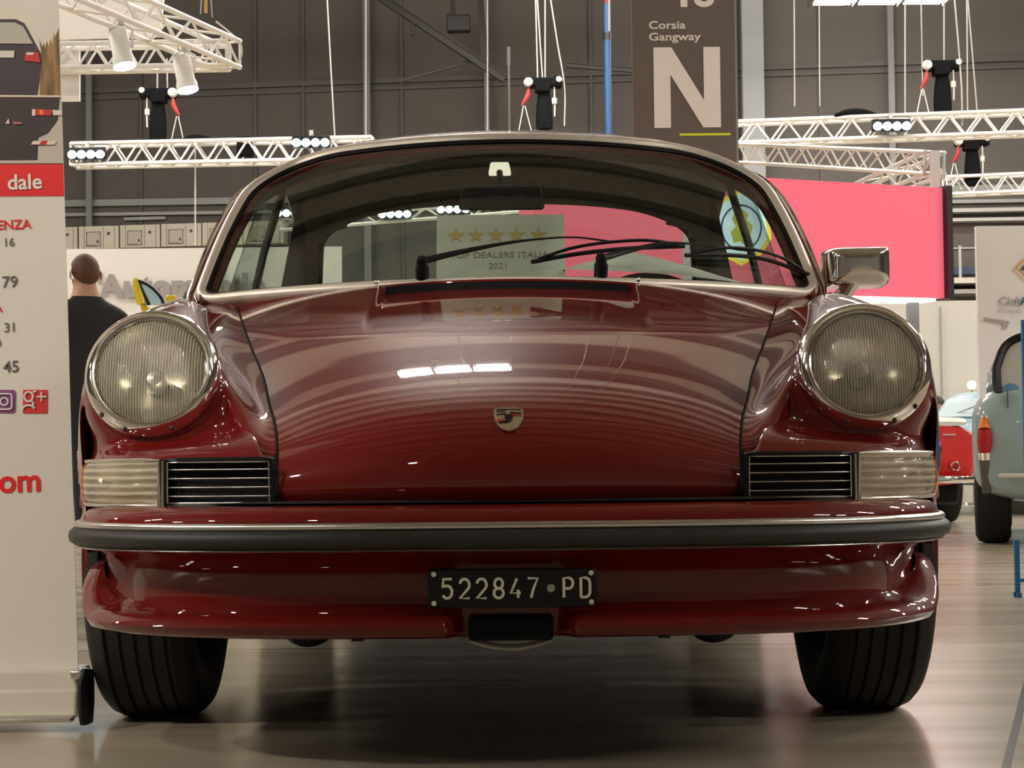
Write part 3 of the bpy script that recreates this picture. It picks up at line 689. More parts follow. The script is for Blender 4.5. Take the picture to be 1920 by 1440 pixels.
def ws_at(px, py, off):
    """point on the windscreen seen at a pixel, lifted off the glass"""
    u, v = 0.0, 0.0
    for it in range(30):
        p = WS(u, v); d = CROT @ V(((px - 960) / F, -(py - 720) / F, -1.0)); q = CAM + d * ((p.y - CAM.y) / d.y)
        e = 1e-3; du = (WS(u + e, v) - p) / e; dv = (WS(u, v + e) - p) / e
        def res(p_): r_ = CAM + d * ((p_.y - CAM.y) / d.y); return V((p_.x - r_.x, p_.z - r_.z))
        f0 = res(p); fu = (res(p + du * e) - f0) / e; fv = (res(p + dv * e) - f0) / e
        det = fu.x * fv.y - fu.y * fv.x; u -= (f0.x * fv.y - f0.y * fv.x) / det; v -= (fu.x * f0.y - fu.y * f0.x) / det
    return WS(u, v) + ws_n(u, v) * off
def wiper(spin, armp, blade, cl):
    c = at(spin[0], spin[1], .47) if False else ws_at(spin[0], spin[1] - 8, .03) + V((0, -.03, -.012))
    w = part('wiper', MB().lathe([(.015, -.035), (.015, -.006), (.012, -.002), (.012, .012), (.009, .018), (.0005, .020)], c, (0, -.55, .8), 24), M['black'], car)
    pts = curve([c + V((0, .0, .008))] + [ws_at(x, y, .026) for x, y in armp], 24)
    part('wiper_arm', MB().tube(pts, [lerp(.0105, .003, min(1, k / 15)) for k in range(24)], 10, flat=((0, -.6, .8), .6)), M['black'], w)
    bl = curve([ws_at(x, y, .010) for x, y in blade], 24)
    part('wiper_blade', MB().tube(bl, .0048, 8), M['black'], w)
    n = len(bl); br = [bl[1] + V((0, -.002, .003)), bl[5] + V((0, -.010, .012)), bl[12] + V((0, -.014, .016)), bl[19] + V((0, -.010, .012)), bl[-2] + V((0, -.002, .003))]
    part('blade_bridge', MB().tube(curve(br, 16), .0036, 8), M['black'], w)
    return w
wiper((797, 517), [(870, 489), (1000, 467), (1080, 463), (1138, 470)], [(996, 498), (1080, 483), (1160, 474), (1280, 468)], 0)
wiper((1121, 512), [(1175, 487), (1240, 473), (1330, 478), (1400, 487)], [(1282, 485), (1350, 484), (1430, 492), (1512, 520)], 1)

# --- card behind the windscreen, paper on the dashboard
M['card'] = mat('grey_card', (.60, .585, .50), .6)
ca, cb = at(818, 558, .705), at(1061, 556, .705); cup = V((0, .085, .21)).normalized(); cx_ = (cb - ca).normalized(); cn = cx_.cross(cup)
cw, chh = (cb - ca).length, .2115
card = part('award_card', MB().prism([ca, cb, cb + cup * chh, ca + cup * chh], -cn * .003), M['card'], None, org=ca, bevel=0)
tag(card, 'grey card with five gold stars propped behind the windscreen of the burgundy car', 'card')
M['star'] = mat('gold_star', (.62, .44, .17), .45, .3); M['card_ink'] = mat('card_ink', (.30, .26, .20), .6)
def card_pt(x, y, o=.0005): return ca + cx_ * x + cup * y + cn * o
for k, px in enumerate((855, 893, 931, 970, 1012)):
    x0 = (px - 818) / 243 * cw; poly = []
    for j in range(10):
        r = .0205 if j % 2 == 0 else .0085; a = math.radians(90 + 36 * j); poly.append(card_pt(x0 + r * math.cos(a), .158 + r * math.sin(a)))
    part('star', MB().prism(poly, cn * .001), M['star'], card)
t_ = text_mb('TOP DEALERS ITALIA', card_pt(.030, .100), cx_, cup, .0155, .012, 1.04); 
wid = max((p - ca).dot(cx_) for p in t_.v) - .030
for i, p in enumerate(t_.v): d = (p - ca).dot(cx_) - .030; t_.v[i] = p + cx_ * (d * (.225 / wid - 1))
part('card_lettering', t_, M['card_ink'], card)
part('card_lettering', text_mb('2021', card_pt(.118, .072), cx_, cup, .0150, .0, 1.1), M['card_ink'], card)
sheet = []
for i in range(17):
    t = i / 16; x = lerp(.125, .55, t); h = .012 + .050 * (t / .36 if t < .36 else (1 - t) / .64) ; y0 = .60 + .24 * (x / .64) ** 2
    sheet.append([V((x, y0 + .13 * j / 5, .884 - .02 * t ** 2 + h * math.sin(math.pi / 2 * j / 5))) for j in range(6)])
sp = part('paper_sheet', MB().grid(sheet), M['white'], None, 60, org=(.14, .70, .872)); tag(sp, 'white paper sheet lying on the dashboard behind the right-hand wiper', 'paper')
# ------------------------------------------------------------------ roll-up banner at the left edge
BY = -.19
M['banner'] = noise_mat('banner_vinyl', (.66, .61, .53), (.70, .655, .58), (1.5, 1.5, 1.5), (.45, .55), .4)
M['print_red'] = mat('print_red', (.72, .012, .012), .45); M['print_grey'] = mat('print_grey', (.11, .10, .10), .5)
br0, br1 = at(148, 1300, BY), at(109, -20, BY)
bup = (br1 - br0).normalized(); bx = V((1, 0, 0)); bx = (bx - bup * bx.dot(bup)).normalized(); bnm = bx.cross(bup)   # faces the camera
BL = br0 - bx * .85
ban = thing('roll_up_banner', 'white roll-up banner with red band and phone numbers at the left edge', 'banner', (br0.x - .42, BY, 0))
TOPH = 1.98
part('banner_sheet', MB().prism([BL, br0, br0 + bup * TOPH, BL + bup * TOPH], -bnm * .003), M['banner'], ban)
base = part('banner_base', MB().box((br0.x - .425 - .004, BY + .02, .075), (.87, .10, .062)).box((br0.x - .429, BY - .034, .048), (.87, .012, .05)), mat('banner_base_cream', (.62, .57, .46), .4), ban, bevel=.012)
fx = at(166, 1290, BY).x
part('base_end', MB().tube([(fx + .001, BY - .02, .012), (fx, BY - .022, .045), (fx, BY - .022, .082), (fx + .002, BY - .015, .106)], [.010, .013, .013, .009], 14, flat=((0, 1, 0), 3.0)), M['black'], ban, label='black end foot')
part('base_clip', MB().box((fx - .012, BY - .02, .098), (.022, .05, .016)), M['alu'], ban, bevel=.003)
part('base_rail', MB().box((br0.x - .43, BY - .045, .022), (.86, .03, .008)), M['alu'], ban, bevel=.003)
part('top_rail', MB().tube([BL + bup * TOPH, br0 + bup * TOPH], .012), M['alu'], ban)
part('support_pole', MB().tube([(br0.x - .43, BY + .06, .10), (br0.x - .45, BY + .03, 2.0)], .010), M['alu'], ban)
def on_banner(px, py, o=.0012):
    d = CROT @ V(((px - 960) / F, -(py - 720) / F, -1.0)); q = br0 + bnm * o; return CAM + d * ((q - CAM).dot(bnm) / d.dot(bnm))
def bprint(name, poly, m, o=.0012, parent=None):
    return part(name, MB().prism([on_banner(x, y, o) for x, y in poly], -bnm * .0006), m, parent or ban)
def btext(txt, px_right, py_base, cap_px, m, bold=0.0, squeeze=1.0, o=.0016):
    h = cap_px / F * (BY + 3.6); t = text_mb(txt, V((0, 0, 0)), bx, bup, h, bold, 1.0, 'RIGHT', squeeze, .0004)
    p0 = on_banner(px_right, py_base, o); mxr = max(v.dot(bx) for v in t.v); t.v = [v + p0 - bx * mxr for v in t.v]
    return part('banner_lettering', t, m, ban)
def EDGE(y): return lerp(110, 148, (y + 20) / 1320) - 1
c_ = lambda n, r, g, b: M[n] if n in M else M.setdefault(n, mat(n, (r, g, b), .5))
M['photo_grass'] = noise_mat('photo_grass', (.07, .035, .012), (.36, .20, .06), (70, 70, 12), (.5, .6))
ph = bprint('banner_photo', [(-640, -20), (EDGE(-20), -20), (EDGE(306), 306), (-640, 306)], noise_mat('photo_sky', (.55, .48, .38), (.66, .60, .50), (2, 2, 2), (.5, .6)), .001)
for i_, (poly, c) in enumerate((
    ([(EDGE(60) - 1, 52), (EDGE(180) - 1, 180), (74, 182), (77, 96), (73, 72), (79, 88), (82, 80), (85, 90), (88, 76), (91, 88), (95, 72), (98, 86), (101, 60), (103, 70)], ('photo_grass', .20, .10, .03)),
    ([(-640, 34), (30, 36), (46, 44), (58, 66), (70, 88), (76, 100), (76, 118), (74, 150), (70, 178), (-640, 178)], ('photo_car', .035, .020, .024)),
    ([(-640, 178), (EDGE(178), 180), (EDGE(308), 306), (-640, 306)], ('photo_road', .50, .44, .36)),
    ([(-640, 182), (112, 184), (108, 226), (90, 250), (72, 258), (70, 300), (-640, 304)], ('photo_car_low', .032, .018, .020)))):
    bprint('photo_shape', poly, c_(*c), .0014 + .0005 * i_, ph)
for i_, (poly, c) in enumerate((
    ([(-640, 41), (28, 42), (44, 50), (57, 74), (62, 82), (-640, 76)], ('photo_glass', .42, .39, .32)),
    ([(-640, 95), (27, 95), (26, 108), (-640, 108)], ('photo_plate', .60, .56, .48)),
    ([(48, 98), (72, 98), (76, 117), (46, 114)], ('photo_lamp', .50, .015, .012)),
    ([(50, 98), (64, 98), (62, 103), (49, 103)], ('photo_lamp_light', .75, .50, .42)),
    ([(60, 204), (98, 206), (96, 217), (60, 216)], ('photo_lamp', .50, .015, .012)),
    ([(60, 205), (66, 205), (66, 217), (60, 217)], ('photo_white', .7, .6, .5)),
    ([(74, 206), (81, 206), (81, 215), (74, 215)], ('photo_amber', .80, .22, .05)),
    ([(98, 206), (EDGE(206), 207), (EDGE(216), 216), (100, 216)], ('photo_white', .7, .6, .5)),
    ([(62, 264), (106, 264), (102, 271), (58, 271)], ('photo_white', .7, .6, .5)), ([(78, 264), (90, 264), (86, 271), (74, 271)], ('photo_lamp', .50, .015, .012)),
    ([(24, 228), (40, 229), (40, 233), (26, 233)], ('photo_pink', .45, .12, .13)), ([(10, 232), (16, 222), (18, 232)], ('photo_white', .7, .6, .5)),
    ([(-640, 174), (EDGE(176), 179), (EDGE(179), 182), (-640, 178)], ('photo_white', .7, .6, .5)))):
    bprint('photo_detail', poly, c_(*c), .0035 + .0002 * i_, ph)
bprint('red_band', [(-640, 309), (EDGE(309), 308), (EDGE(368), 367), (-640, 372)], M['print_red'], .0014)
btext('dale', 79, 353, 29, M['white'], .018, 1.0, .0030)
for t, x, y, h, m, bd in (('ENZA', 59, 428, 18, 'print_red', .012), ('16', 27, 461, 16, 'print_grey', 0), ('79', 33, 538, 22, 'print_grey', .006), ('A', 5, 585, 15, 'print_red', .012), ('31', 27, 622, 18, 'print_grey', 0), ('0', 2, 650, 16, 'print_grey', 0), ('45', 35, 697, 22, 'print_grey', .006), ('com', 76, 920, 44, 'print_red', .022)):
    btext(t, x, y, h, M[m], bd)
ic = bprint('social_icon', [(-14, 735), (-10, 731), (26, 731), (30, 735), (29, 771), (25, 775), (-10, 774), (-14, 770)], c_('icon_violet', .22, .06, .20), .0014)
for r0, w in ((14.5, 3.2),):
    sq = [on_banner(8 + r0 * math.copysign(abs(math.cos(a)) ** .35, math.cos(a)), 753 + r0 * math.copysign(abs(math.sin(a)) ** .35, math.sin(a)), .003) for a in [2 * math.pi * k / 40 for k in range(40)]]
    part('icon_line', MB().tube(sq, .0016, 6, closed=True), M['white'], ic)
part('icon_line', MB().tube([on_banner(8 + 7 * math.cos(a), 753 + 7 * math.sin(a), .003) for a in [2 * math.pi * k / 24 for k in range(24)]], .0016, 6, closed=True), M['white'], ic)
ic2 = bprint('social_icon', [(43, 731), (89, 731), (89, 775), (43, 775)], c_('icon_red', .62, .03, .03), .0014)
part('icon_letter', MB().tube([on_banner(54 + 8 * math.cos(a), 744 + 9 * math.sin(a), .003) for a in [2 * math.pi * k / 24 for k in range(24)]], .0020, 6, closed=True), M['white'], ic2)
part('icon_letter', MB().tube([on_banner(x, y, .003) for x, y in ((62, 735), (68, 734))], .002, 6).tube([on_banner(x, y, .003) for x, y in ((60, 752), (63, 757), (62, 762))], .002, 6).tube([on_banner(54 + 11 * math.cos(a), 768 + 8 * math.sin(a), .003) for a in [2 * math.pi * k / 24 for k in range(12, 24)]], .002, 6), M['white'], ic2)
part('icon_plus', MB().tube([on_banner(x, y, .003) for x, y in ((69, 744), (87, 744))], .0017, 6).tube([on_banner(x, y, .003) for x, y in ((78, 735), (78, 753))], .0017, 6), M['white'], ic2)

# ------------------------------------------------------------------ far wall furniture
def wall_bar(name, x0, y0, x1, y1, hpx, depth, m, label, cat):
    """horizontal beam along the far wall between two pixels"""
    a, b = wall_pt(x0, y0, depth / 2), wall_pt(x1, y1, depth / 2); h = hpx / F * (a.y + 3.6); d = b - a; d.z = 0
    R_ = Matrix.Rotation(math.atan2(d.y, d.x), 3, 'Z'); mid = (a + b) / 2
    sh = MB().box((0, 0, 0), (d.length, depth, h)); k = (b.z - a.z) / d.length
    sh.v = [R_ @ V((p.x, p.y, p.z + k * p.x)) + mid for p in sh.v]
    o = part(name, sh, m, None, org=mid); return tag(o, label, cat)
c_('tray', .24, .245, .23); c_('pale_pipe', .30, .29, .28); c_('column', .17, .17, .175); c_('cream', .60, .55, .43)
for k, (y0, y1, h) in enumerate(((172, 110, 10), (186, 124, 7))):
    a, b = wall_pt(-100, y0 + 8, .04), wall_pt(2020, y1 - 8, .04); mb = MB(); n = (b - a).length; R_ = WALLROT
    mid = (a + b) / 2; mid.z = a.z; mb.box(mid, (n, .08, h / F * 36), R_); struct('trim_%d' % (40 + k), mb, M['wall_rail'], label='dark horizontal rail of the far wall')
for k, px in enumerate((265, 480, 570, 755, 1110, 1250, 1540)):
    a = wall_pt(px, 300, .03); struct('trim_%d' % (50 + k), MB().box((a.x, a.y, 5.5), (.05, .06, 11), WALLROT), M['wall_rail'], label='vertical panel joint of the far wall')
wall_bar('cable_tray', -60, 385, 1960, 352, 12, .12, M['tray'], 'grey-green cable tray running along the far wall above the cream cabinets', 'cable tray')
wall_bar('service_pipe', -60, 406, 1960, 376, 6, .12, M['pale_pipe'], 'pale service pipe running along the far wall just below the cable tray', 'pipe')
wall_bar('strip_light', 234, 411, 311, 409, 6, .1, M['pale_pipe'], 'unlit grey strip light under the pipe, above the cream cabinets', 'strip light')
for px, wpx, y1, lb in ((167, 11, 440, 'grey steel column on the far wall beside the banner'), (688, 13, 540, 'grey steel column rising behind the left half of the car roof'), (913, 9, 300, 'thin grey steel column under the dark sloping brace'), (1412, 40, 420, 'wide grey steel column just right of the gangway sign'), (1672, 11, 560, 'grey steel column behind the four-lamp floodlight on the right truss')):
    a = wall_pt(px, 200, .25); w = wpx / F * (a.y + 3.6); z0 = 0
    mb = MB(); t = .02
    mb.box((a.x, a.y - w * .3, 5.3), (w, .02, 10.6), WALLROT).box((a.x, a.y + w * .3, 5.3), (w, .02, 10.6), WALLROT).box((a.x, a.y, 5.3), (.02 if w < .25 else w * .25, w * .6, 10.6), WALLROT)
    tag(part('steel_column', mb, M['column'] if px != 1412 else c_('column_light', .30, .31, .32), None, org=(a.x, a.y, 0)), lb, 'column')
# cream cabinets in a row on the far wall
c_('cab_line', .30, .27, .20); c_('cab_dark', .06, .05, .04)
def cabinet():
    s = 3600 / (wall_pt(170, 440).y + 3.6) ; w = 77 / s; h = 42 / s
    t = thing('wall_cabinet', '', 'cabinet', (0, 0, 0), 'cream cabinets along the far wall')
    part('body', MB().box((0, 0, h / 2), (w * .985, .3, h)), M['cream'], t)
    part('hatch', MB().box((-w * .12, -.16, h * .42), (w * .34, .03, h * .62)), c_('cab_panel', .50, .455, .36), t)
    part('hatch_frame', MB().tube([(-w * .12 + sx * w * .17, -.175, h * .42 + sz * h * .31) for sx, sz in ((-1, -1), (1, -1), (1, 1), (-1, 1))], .012, 6, closed=True), M['cab_line'], t)
    part('handle', MB().box((-w * .015, -.18, h * .30), (w * .04, .02, h * .12)), M['cab_dark'], t)
    part('vent_slot', MB().box((-w * .16, -.18, h * .15), (w * .2, .02, h * .05)), M['cab_line'], t)
    part('badge', MB().box((w * .25, -.16, h * .66), (w * .06, .02, h * .12)), M['cab_dark'], t)
    for x in (-.36, .12, .40): part('seam', MB().box((w * x, -.152, h / 2), (.012, .012, h * .98)), M['cab_line'], t)
    return t
cab = cabinet()
for i, px in enumerate((113, 190, 267, 344, 421, 498)):
    p = wall_pt(px, 470 - (px - 113) * .03, .2); lb = ('cream wall cabinet half behind the banner, leftmost of its row', 'cream wall cabinet directly above the man in the dark jacket', 'second cream wall cabinet from the man, between two more', 'cream wall cabinet behind the thin hanging wire', 'cream wall cabinet touching the windscreen pillar of the burgundy car', 'cream wall cabinet seen through the left end of the windscreen', 'cream wall cabinet hidden behind the rear pillar of the burgundy car')[i]
    if i == 0: cab.location = p; cab['label'] = lb; cab.rotation_euler.z = WY
    else: dup(cab, p, lb, WY)
# dark sloping roof brace
def beam(name, p, q, Y, wpx, m, label, cat, Y2=None):
    a, b = at(*p, Y), at(*q, Y2 or Y); w = wpx / F * (Y + 3.6); d = (b - a).normalized(); up = V((0, 1, 0)).cross(d).normalized(); dp = d.cross(up).normalized()
    mb = MB(); c = (a + b) / 2; L = (b - a).length; rot = Matrix((d, dp, up)).transposed()
    for k, (oy, oz, sy, sz) in enumerate(((0, .5, 1, .14), (0, -.5, 1, .14), (0, 0, .14, 1))): mb.box(c + rot @ V((0, 0, oz * w * .86)), (L, w * sy, w * sz), rot)
    return tag(part(name, mb, m, None, org=c), label, cat)
c_('dark_steel', .045, .038, .033); c_('dark_steel_edge', .06, .045, .035)
beam('roof_brace', (700, -14), (946, 148), 29, 15, M['dark_steel'], 'dark steel brace sloping down to the right under the roof', 'brace')
beam('roof_strut', (746, 152), (902, 110), 29.2, 6, M['dark_steel'], 'thin dark strut rising right to the sloping brace', 'strut')
beam('roof_post', (899, -20), (910, 122), 29.3, 13, M['dark_steel'], 'dark steel post meeting the lower end of the sloping brace', 'post')
beam('roof_post', (848, -20), (850, 50), 29.3, 10, M['dark_steel'], 'short dark post above the black box under the roof', 'post')
p = at(860, 45, 28.9); tag(part('junction_box', MB().box(p, (.40, .25, .28)), c_('box_black', .018, .015, .018), None, org=p, bevel=.02), 'black box hanging beside the dark sloping brace', 'box')
p = at(774, 55, 28.8); tag(part('hanging_sensor', MB().box(p, (.06, .06, .22)), M['box_black'], None, org=p, bevel=.01), 'small black sensor hanging from the sloping brace', 'sensor')
beam('roof_brace', (1062, 122), (1192, 132), 29, 9, M['dark_steel'], 'dark horizontal brace between the blue column and the gangway sign', 'brace')
# blue column
a = at(1139, 120, 23); w = 14 / F * 26.6; bc_ = thing('blue_column', 'slim blue column left of the gangway sign', 'column', (a.x, 23, 0))
part('shaft', MB().lathe([(w / 2, 0), (w / 2, 10.8)], (a.x, 23, 0), (0, 0, 1), 24), c_('column_blue', .018, .085, .21), bc_)
z = at(1139, 68, 23).z; part('collar', MB().lathe([(w * .56, z - .05), (w * .56, z + .05)], (a.x, 23, 0), (0, 0, 1), 24), M['box_black'], bc_)
z = at(1139, 4, 23).z; part('top_sleeve', MB().lathe([(w * .56, z - .03), (w * .56, z + .3)], (a.x, 23, 0), (0, 0, 1), 24), c_('sleeve_red', .18, .02, .03), bc_)

# ------------------------------------------------------------------ trusses, floodlights, hoists, cables
def truss(label, P0, P1, h, n, m=None, w=None, r=None):
    w = w or h; r = r or h * .105; a, b = V(P0), V(P1); d = (b - a).normalized(); side_ = V((0, 0, 1)).cross(d).normalized(); up = d.cross(side_)
    t = thing('lighting_truss', label, 'truss', (a + b) / 2); m = m or M['truss']
    cr_ = {}
    for sy in (-1, 1):
        for sz in (-1, 1):
            o = side_ * (sy * w / 2) + up * (sz * h / 2); cr_[sy, sz] = o; part('chord', MB().tube([a + o, b + o], r, 10), m, t)
    for i in range(n):
        p, q = a.lerp(b, i / n), a.lerp(b, (i + 1) / n)
        for A, B in (((-1, -1), (-1, 1)), ((1, -1), (1, 1)), ((-1, 1), (1, 1)), ((-1, -1), (1, -1))):
            if i % 2: A, B = B, A
            part('brace', MB().tube([p + cr_[A], q + cr_[B]], r * .48, 6), m, t)
    for p in (a, b):
        part('end_frame', MB().tube([p + cr_[k] for k in ((-1, -1), (1, -1), (1, 1), (-1, 1))], r * .7, 6, closed=True), m, t)
    return t
TY = 21.0
truss('silver truss hanging left of the car roof, under the black hoist', at(138, 292, TY), at(700, 280, TY - .3), .27, 22)
truss('long silver truss right of the gangway sign carrying a four-lamp floodlight', at(1330, 253, TY), at(2000, 228, TY - 1.2), .27, 22)
truss('small silver truss seen through the rear window of the burgundy car', at(525, 421, TY + 3), at(1010, 384, TY + 3), .16, 16)
truss('far silver truss at the right edge above the two pale beams', at(1772, 350, TY + 3), at(2000, 340, TY + 3), .25, 10)
c_('truss_white', .80, .79, .76)
ta = at(428, 104, 12.4)
truss('white truss crossing behind the two hanging spotlights, upper left', at(40, 110, 12.4), ta, .20, 14, M['truss_white'])
tnear = at(108, -34, 10.0); tb = ta + (tnear - ta) * 1.5
truss('white truss running towards the viewer at the upper left', ta, tb, .22, 14, M['truss_white'])
c1, c2, c3 = at(1380, 287, 12.5), at(1752, 306, 9.7), at(1400, 345, 14.6)
truss('silver truss along the top of the pink light box', c1, c2, .15, 16)
c3 = V((c3.x, c3.y, c2.z)); truss('silver truss running back from the right end of the pink light box', c2, c3, .15, 18)
p = at(1753, 318, 9.65); tag(part('truss_post', MB().box(p, (.06, .06, .26)), M['truss_white'], None, org=p), 'short white upright at the right corner above the pink light box', 'post')
# white canopy of the upper left stand
M['canopy'] = mat('canopy_white', (.82, .80, .75), .7)
pl = [at(x, y, 14.5) for x, y in ((40, -40), (310, -40), (300, 68), (40, 76))]
tag(part('stand_canopy', MB().prism(pl, (0, .05, 0)), M['canopy'], None, org=pl[3]), 'white canopy panel behind the upper left trusses', 'panel')
pl = [at(x, y, 12.53) for x, y in ((60, 84), (149, 84), (149, 189), (60, 191))]
tag(part('hanging_board', MB().prism(pl, (0, .04, 0)), M['canopy'], None, org=pl[0]), 'white board hanging below the white truss beside the banner', 'board')
# LED floodlights
M['led'] = mat('led_glow', (.9, .97, 1), .4, emit=(.60, .86, 1.0), es=22)
def led_bar():
    t = thing('led_floodlight', '', 'floodlight', (0, 0, 0))
    part('housing', MB().box((0, .05, .02), (.48, .10, .15)), M['black'], t, bevel=.01)
    for k in range(4):
        c = (-.178 + .119 * k, 0, 0); part('led_lamp', MB().lathe([(.0005, .012), (.04, .010), (.052, .0)], c, (0, -1, -.12), 20), M['led'], t)
        part('lamp_hood', MB().lathe([(.056, -.01), (.058, .02)], c, (0, -1, -.12), 20), M['steel'], t)
    part('bracket', MB().box((0, .06, .12), (.05, .05, .10)), M['steel'], t)
    return t
led = led_bar()
for i, (px, py, Y, lb) in enumerate(((162, 290, TY - .25, 'four-lamp floodlight on the truss end beside the banner'), (583, 268, TY - .45, 'four-lamp floodlight where the left truss meets the car roof'), (1672, 237, TY - .9, 'four-lamp floodlight on the truss right of the gangway sign'), (740, 402, TY + 2.8, 'four-lamp floodlight seen through the rear window, nearer its left corner'), (850, 393, TY + 2.8, 'floodlight seen through the rear window just above the award card'), (545, 400, TY + 2.8, 'floodlight seen through the left end of the windscreen'))):
    p = at(px, py, Y)
    if i == 0: led.location = p; led['label'] = lb
    else: dup(led, p, lb)
led['label'] = 'four-lamp floodlight on the truss end beside the banner'
# hanging spotlights
M['spot'] = mat('spot_glow', (.9, .97, 1), .4, emit=(.66, .86, 1.0), es=9)
def spot():
    t = thing('spotlight', '', 'spotlight', (0, 0, 0)); ax_ = V((.22, -.15, -1)).normalized()
    part('barrel', MB().lathe([(.0005, -.14), (.06, -.14), (.074, -.11), (.074, .06), (.086, .10), (.086, .15)], (0, 0, 0), ax_, 28), M['truss_white'], t)
    part('lamp_face', MB().lathe([(.0005, .142), (.075, .142), (.085, .152)], (0, 0, 0), ax_, 28), M['spot'], t)
    part('yoke', MB().tube([(-.085, 0, 0), (-.085, 0, .14), (0, 0, .19), (.085, 0, .14), (.085, 0, 0)], .010, 8), M['truss_white'], t)
    part('clamp', MB().box((0, 0, .21), (.04, .05, .08)), M['steel'], t)
    return t
sp_ = spot()
for i, (px, tt_, lb) in enumerate(((237, .665, 'lit white spotlight hanging from the white truss, left of the other'), (344, .29, 'lit white spotlight hanging below the truss corner, above the black hoist'))):
    p = ta + (tnear - ta) * tt_ + V((0, 0, -.11 - .185))
    if i == 0: sp_.location = p; sp_['label'] = lb
    else: dup(sp_, p, lb)
# added spotlights, out of view, put in to brighten the banner
for lx, ly, lz, E in ((-3.9, -3.4, 3.7, 190.0), (-1.9, -4.6, 3.9, 140.0)):
    tgt = V((-1.05, -.19, .85)); pos = V((lx, ly, lz)); dv = (tgt - pos).normalized()
    t = thing('spotlight', 'added white spotlight out of view, brightening the banner', 'spotlight', pos, 'added spotlights in front of the banner')
    part('barrel', MB().lathe([(.0005, -.14), (.06, -.14), (.074, -.11), (.074, .06), (.086, .10), (.086, .15)], pos, dv, 28), M['truss_white'], t)
    part('lamp_face', MB().lathe([(.0005, .142), (.075, .142), (.085, .152)], pos, dv, 28), M['spot'], t)
    part('hanger', MB().tube([pos, pos + V((0, 0, 10.6 - lz))], .012), M['truss_white'], t)
    ld = bpy.data.lights.new('added_spot_beam', 'SPOT'); ld.energy = E; ld.color = (1.0, .93, .82); ld.spot_size = math.radians(26); ld.spot_blend = .6; ld.shadow_soft_size = .08
    lo = bpy.data.objects.new('added_spot_beam', ld); col.objects.link(lo); lo.parent = t; lo.location = dv * .17; lo.rotation_euler = dv.to_track_quat('-Z', 'Y').to_euler()
# chain hoists
M['bag'] = mat('bag', (.005, .005, .006), .7, 0, .08); c_('hook_red', .42, .03, .03); c_('chain_white', .66, .64, .58)
def hoist(px, py, Y, k, label, flip=1, motor=True):
    o = at(px, py, Y); t = thing('chain_hoist', label, 'hoist', o)
    f = lambda x, y, z: o + V((x * flip * k, y * k, z * k))
    part('motor', MB().box(f(0, 0, 0), (.46 * k, .2 * k, .12 * k)).box(f(-.02, -.02, -.08), (.2 * k, .18 * k, .10 * k)), M['bag'], t, bevel=.02 * k)
    part('motor_cap', MB().lathe([(.0005, .02 * k), (.05 * k, .015 * k), (.065 * k, -.05 * k)], f(-.20, -.12, 0), (0, -1, 0), 20), M['chain_white'], t)
    part('motor_cap', MB().lathe([(.0005, .02 * k), (.035 * k, .015 * k), (.045 * k, -.05 * k)], f(.19, -.11, .03), (0, -1, 0), 20), M['chain_white'], t)
    rows = []
    for i in range(9):
        q = i / 8; w_ = lerp(.075, .11, math.sin(q * 2.0)) * k; rows.append([f(.0, 0, -.10 - .50 * q) + V((w_ * math.copysign(abs(math.cos(a)) ** .6, math.cos(a)), .7 * w_ * math.copysign(abs(math.sin(a)) ** .6, math.sin(a)), .012 * math.sin(3 * a))) for a in [2 * math.pi * j / 20 for j in range(20)]])
    q = MB().grid(rows, True); n_ = len(q.v); q.f.append(tuple(range(n_ - 20, n_))); q.sm.append(False); part('chain_bag', q, M['bag'], t)
    part('chain', MB().tube([f(.13, -.05, -.05), f(.135, -.05, -.28), f(.13, -.05, -.44)], .011 * k, 6), M['chain_white'], t)
    part('hook_block', MB().lathe([(.0005, -.05 * k), (.03 * k, -.04 * k), (.034 * k, .03 * k), (.0005, .05 * k)], f(.13, -.05, -.24), (0, 0, 1), 16), M['chain_white'], t)
    part('hook', MB().tube([f(-.20, -.05, -.05), f(-.21, -.06, -.16), f(-.24, -.06, -.22), f(-.29, -.06, -.30)], [.012 * k, .034 * k, .030 * k, .010 * k], 10), M['hook_red'], t)
    part('sling', MB().tube([f(-.27, -.05, -.30), f(-.34, 0, -.66)], .008 * k, 6).tube([f(-.25, -.05, -.30), f(-.16, 0, -.66)], .008 * k, 6), M['chain_white'], t)
    return t
hoist(296, 176, TY, 1.0, 'black chain hoist and chain bag hanging over the left truss', -1)
hoist(1020, 156, TY, 1.0, 'black chain hoist hanging above the middle of the car roof')
hoist(1766, 124, TY - .6, 1.0, 'black chain hoist with orange-red hook over the right truss')
hoist(1822, 266, TY + 3, 1.05, 'black chain hoist hanging below the right truss')
p = at(460, 276, TY); tag(part('truss_speaker', MB().box(p, (.20, .2, .26)), M['bag'], None, org=p, bevel=.02), 'small black box fixed to the left truss', 'box')
p = at(1606, 216, TY - .6); tag(part('cable_bundle', MB().tube(curve([p + V((-.28, 0, 0)), p + V((-.1, 0, .035)), p + V((.1, 0, .03)), p + V((.28, 0, -.01))], 16), [.02 + .03 * math.sin(math.pi * i / 15) for i in range(16)], 10), M['bag'], None, org=p), 'dark cable bundle lying on the right truss', 'cable')
p = at(360, 264, TY - .1); tag(part('cable_bundle', MB().tube(curve([p + V((-.16, 0, 0)), p + V((-.02, 0, .04)), p + V((.2, 0, .02)), p + V((.36, 0, 0))], 16), [.015 + .025 * math.sin(math.pi * i / 15) for i in range(16)], 10), M['bag'], None, org=p), 'dark cable bundle lying on the left truss', 'cable')
c_('wire', .42, .40, .36); c_('wire_gold', .62, .36, .05)
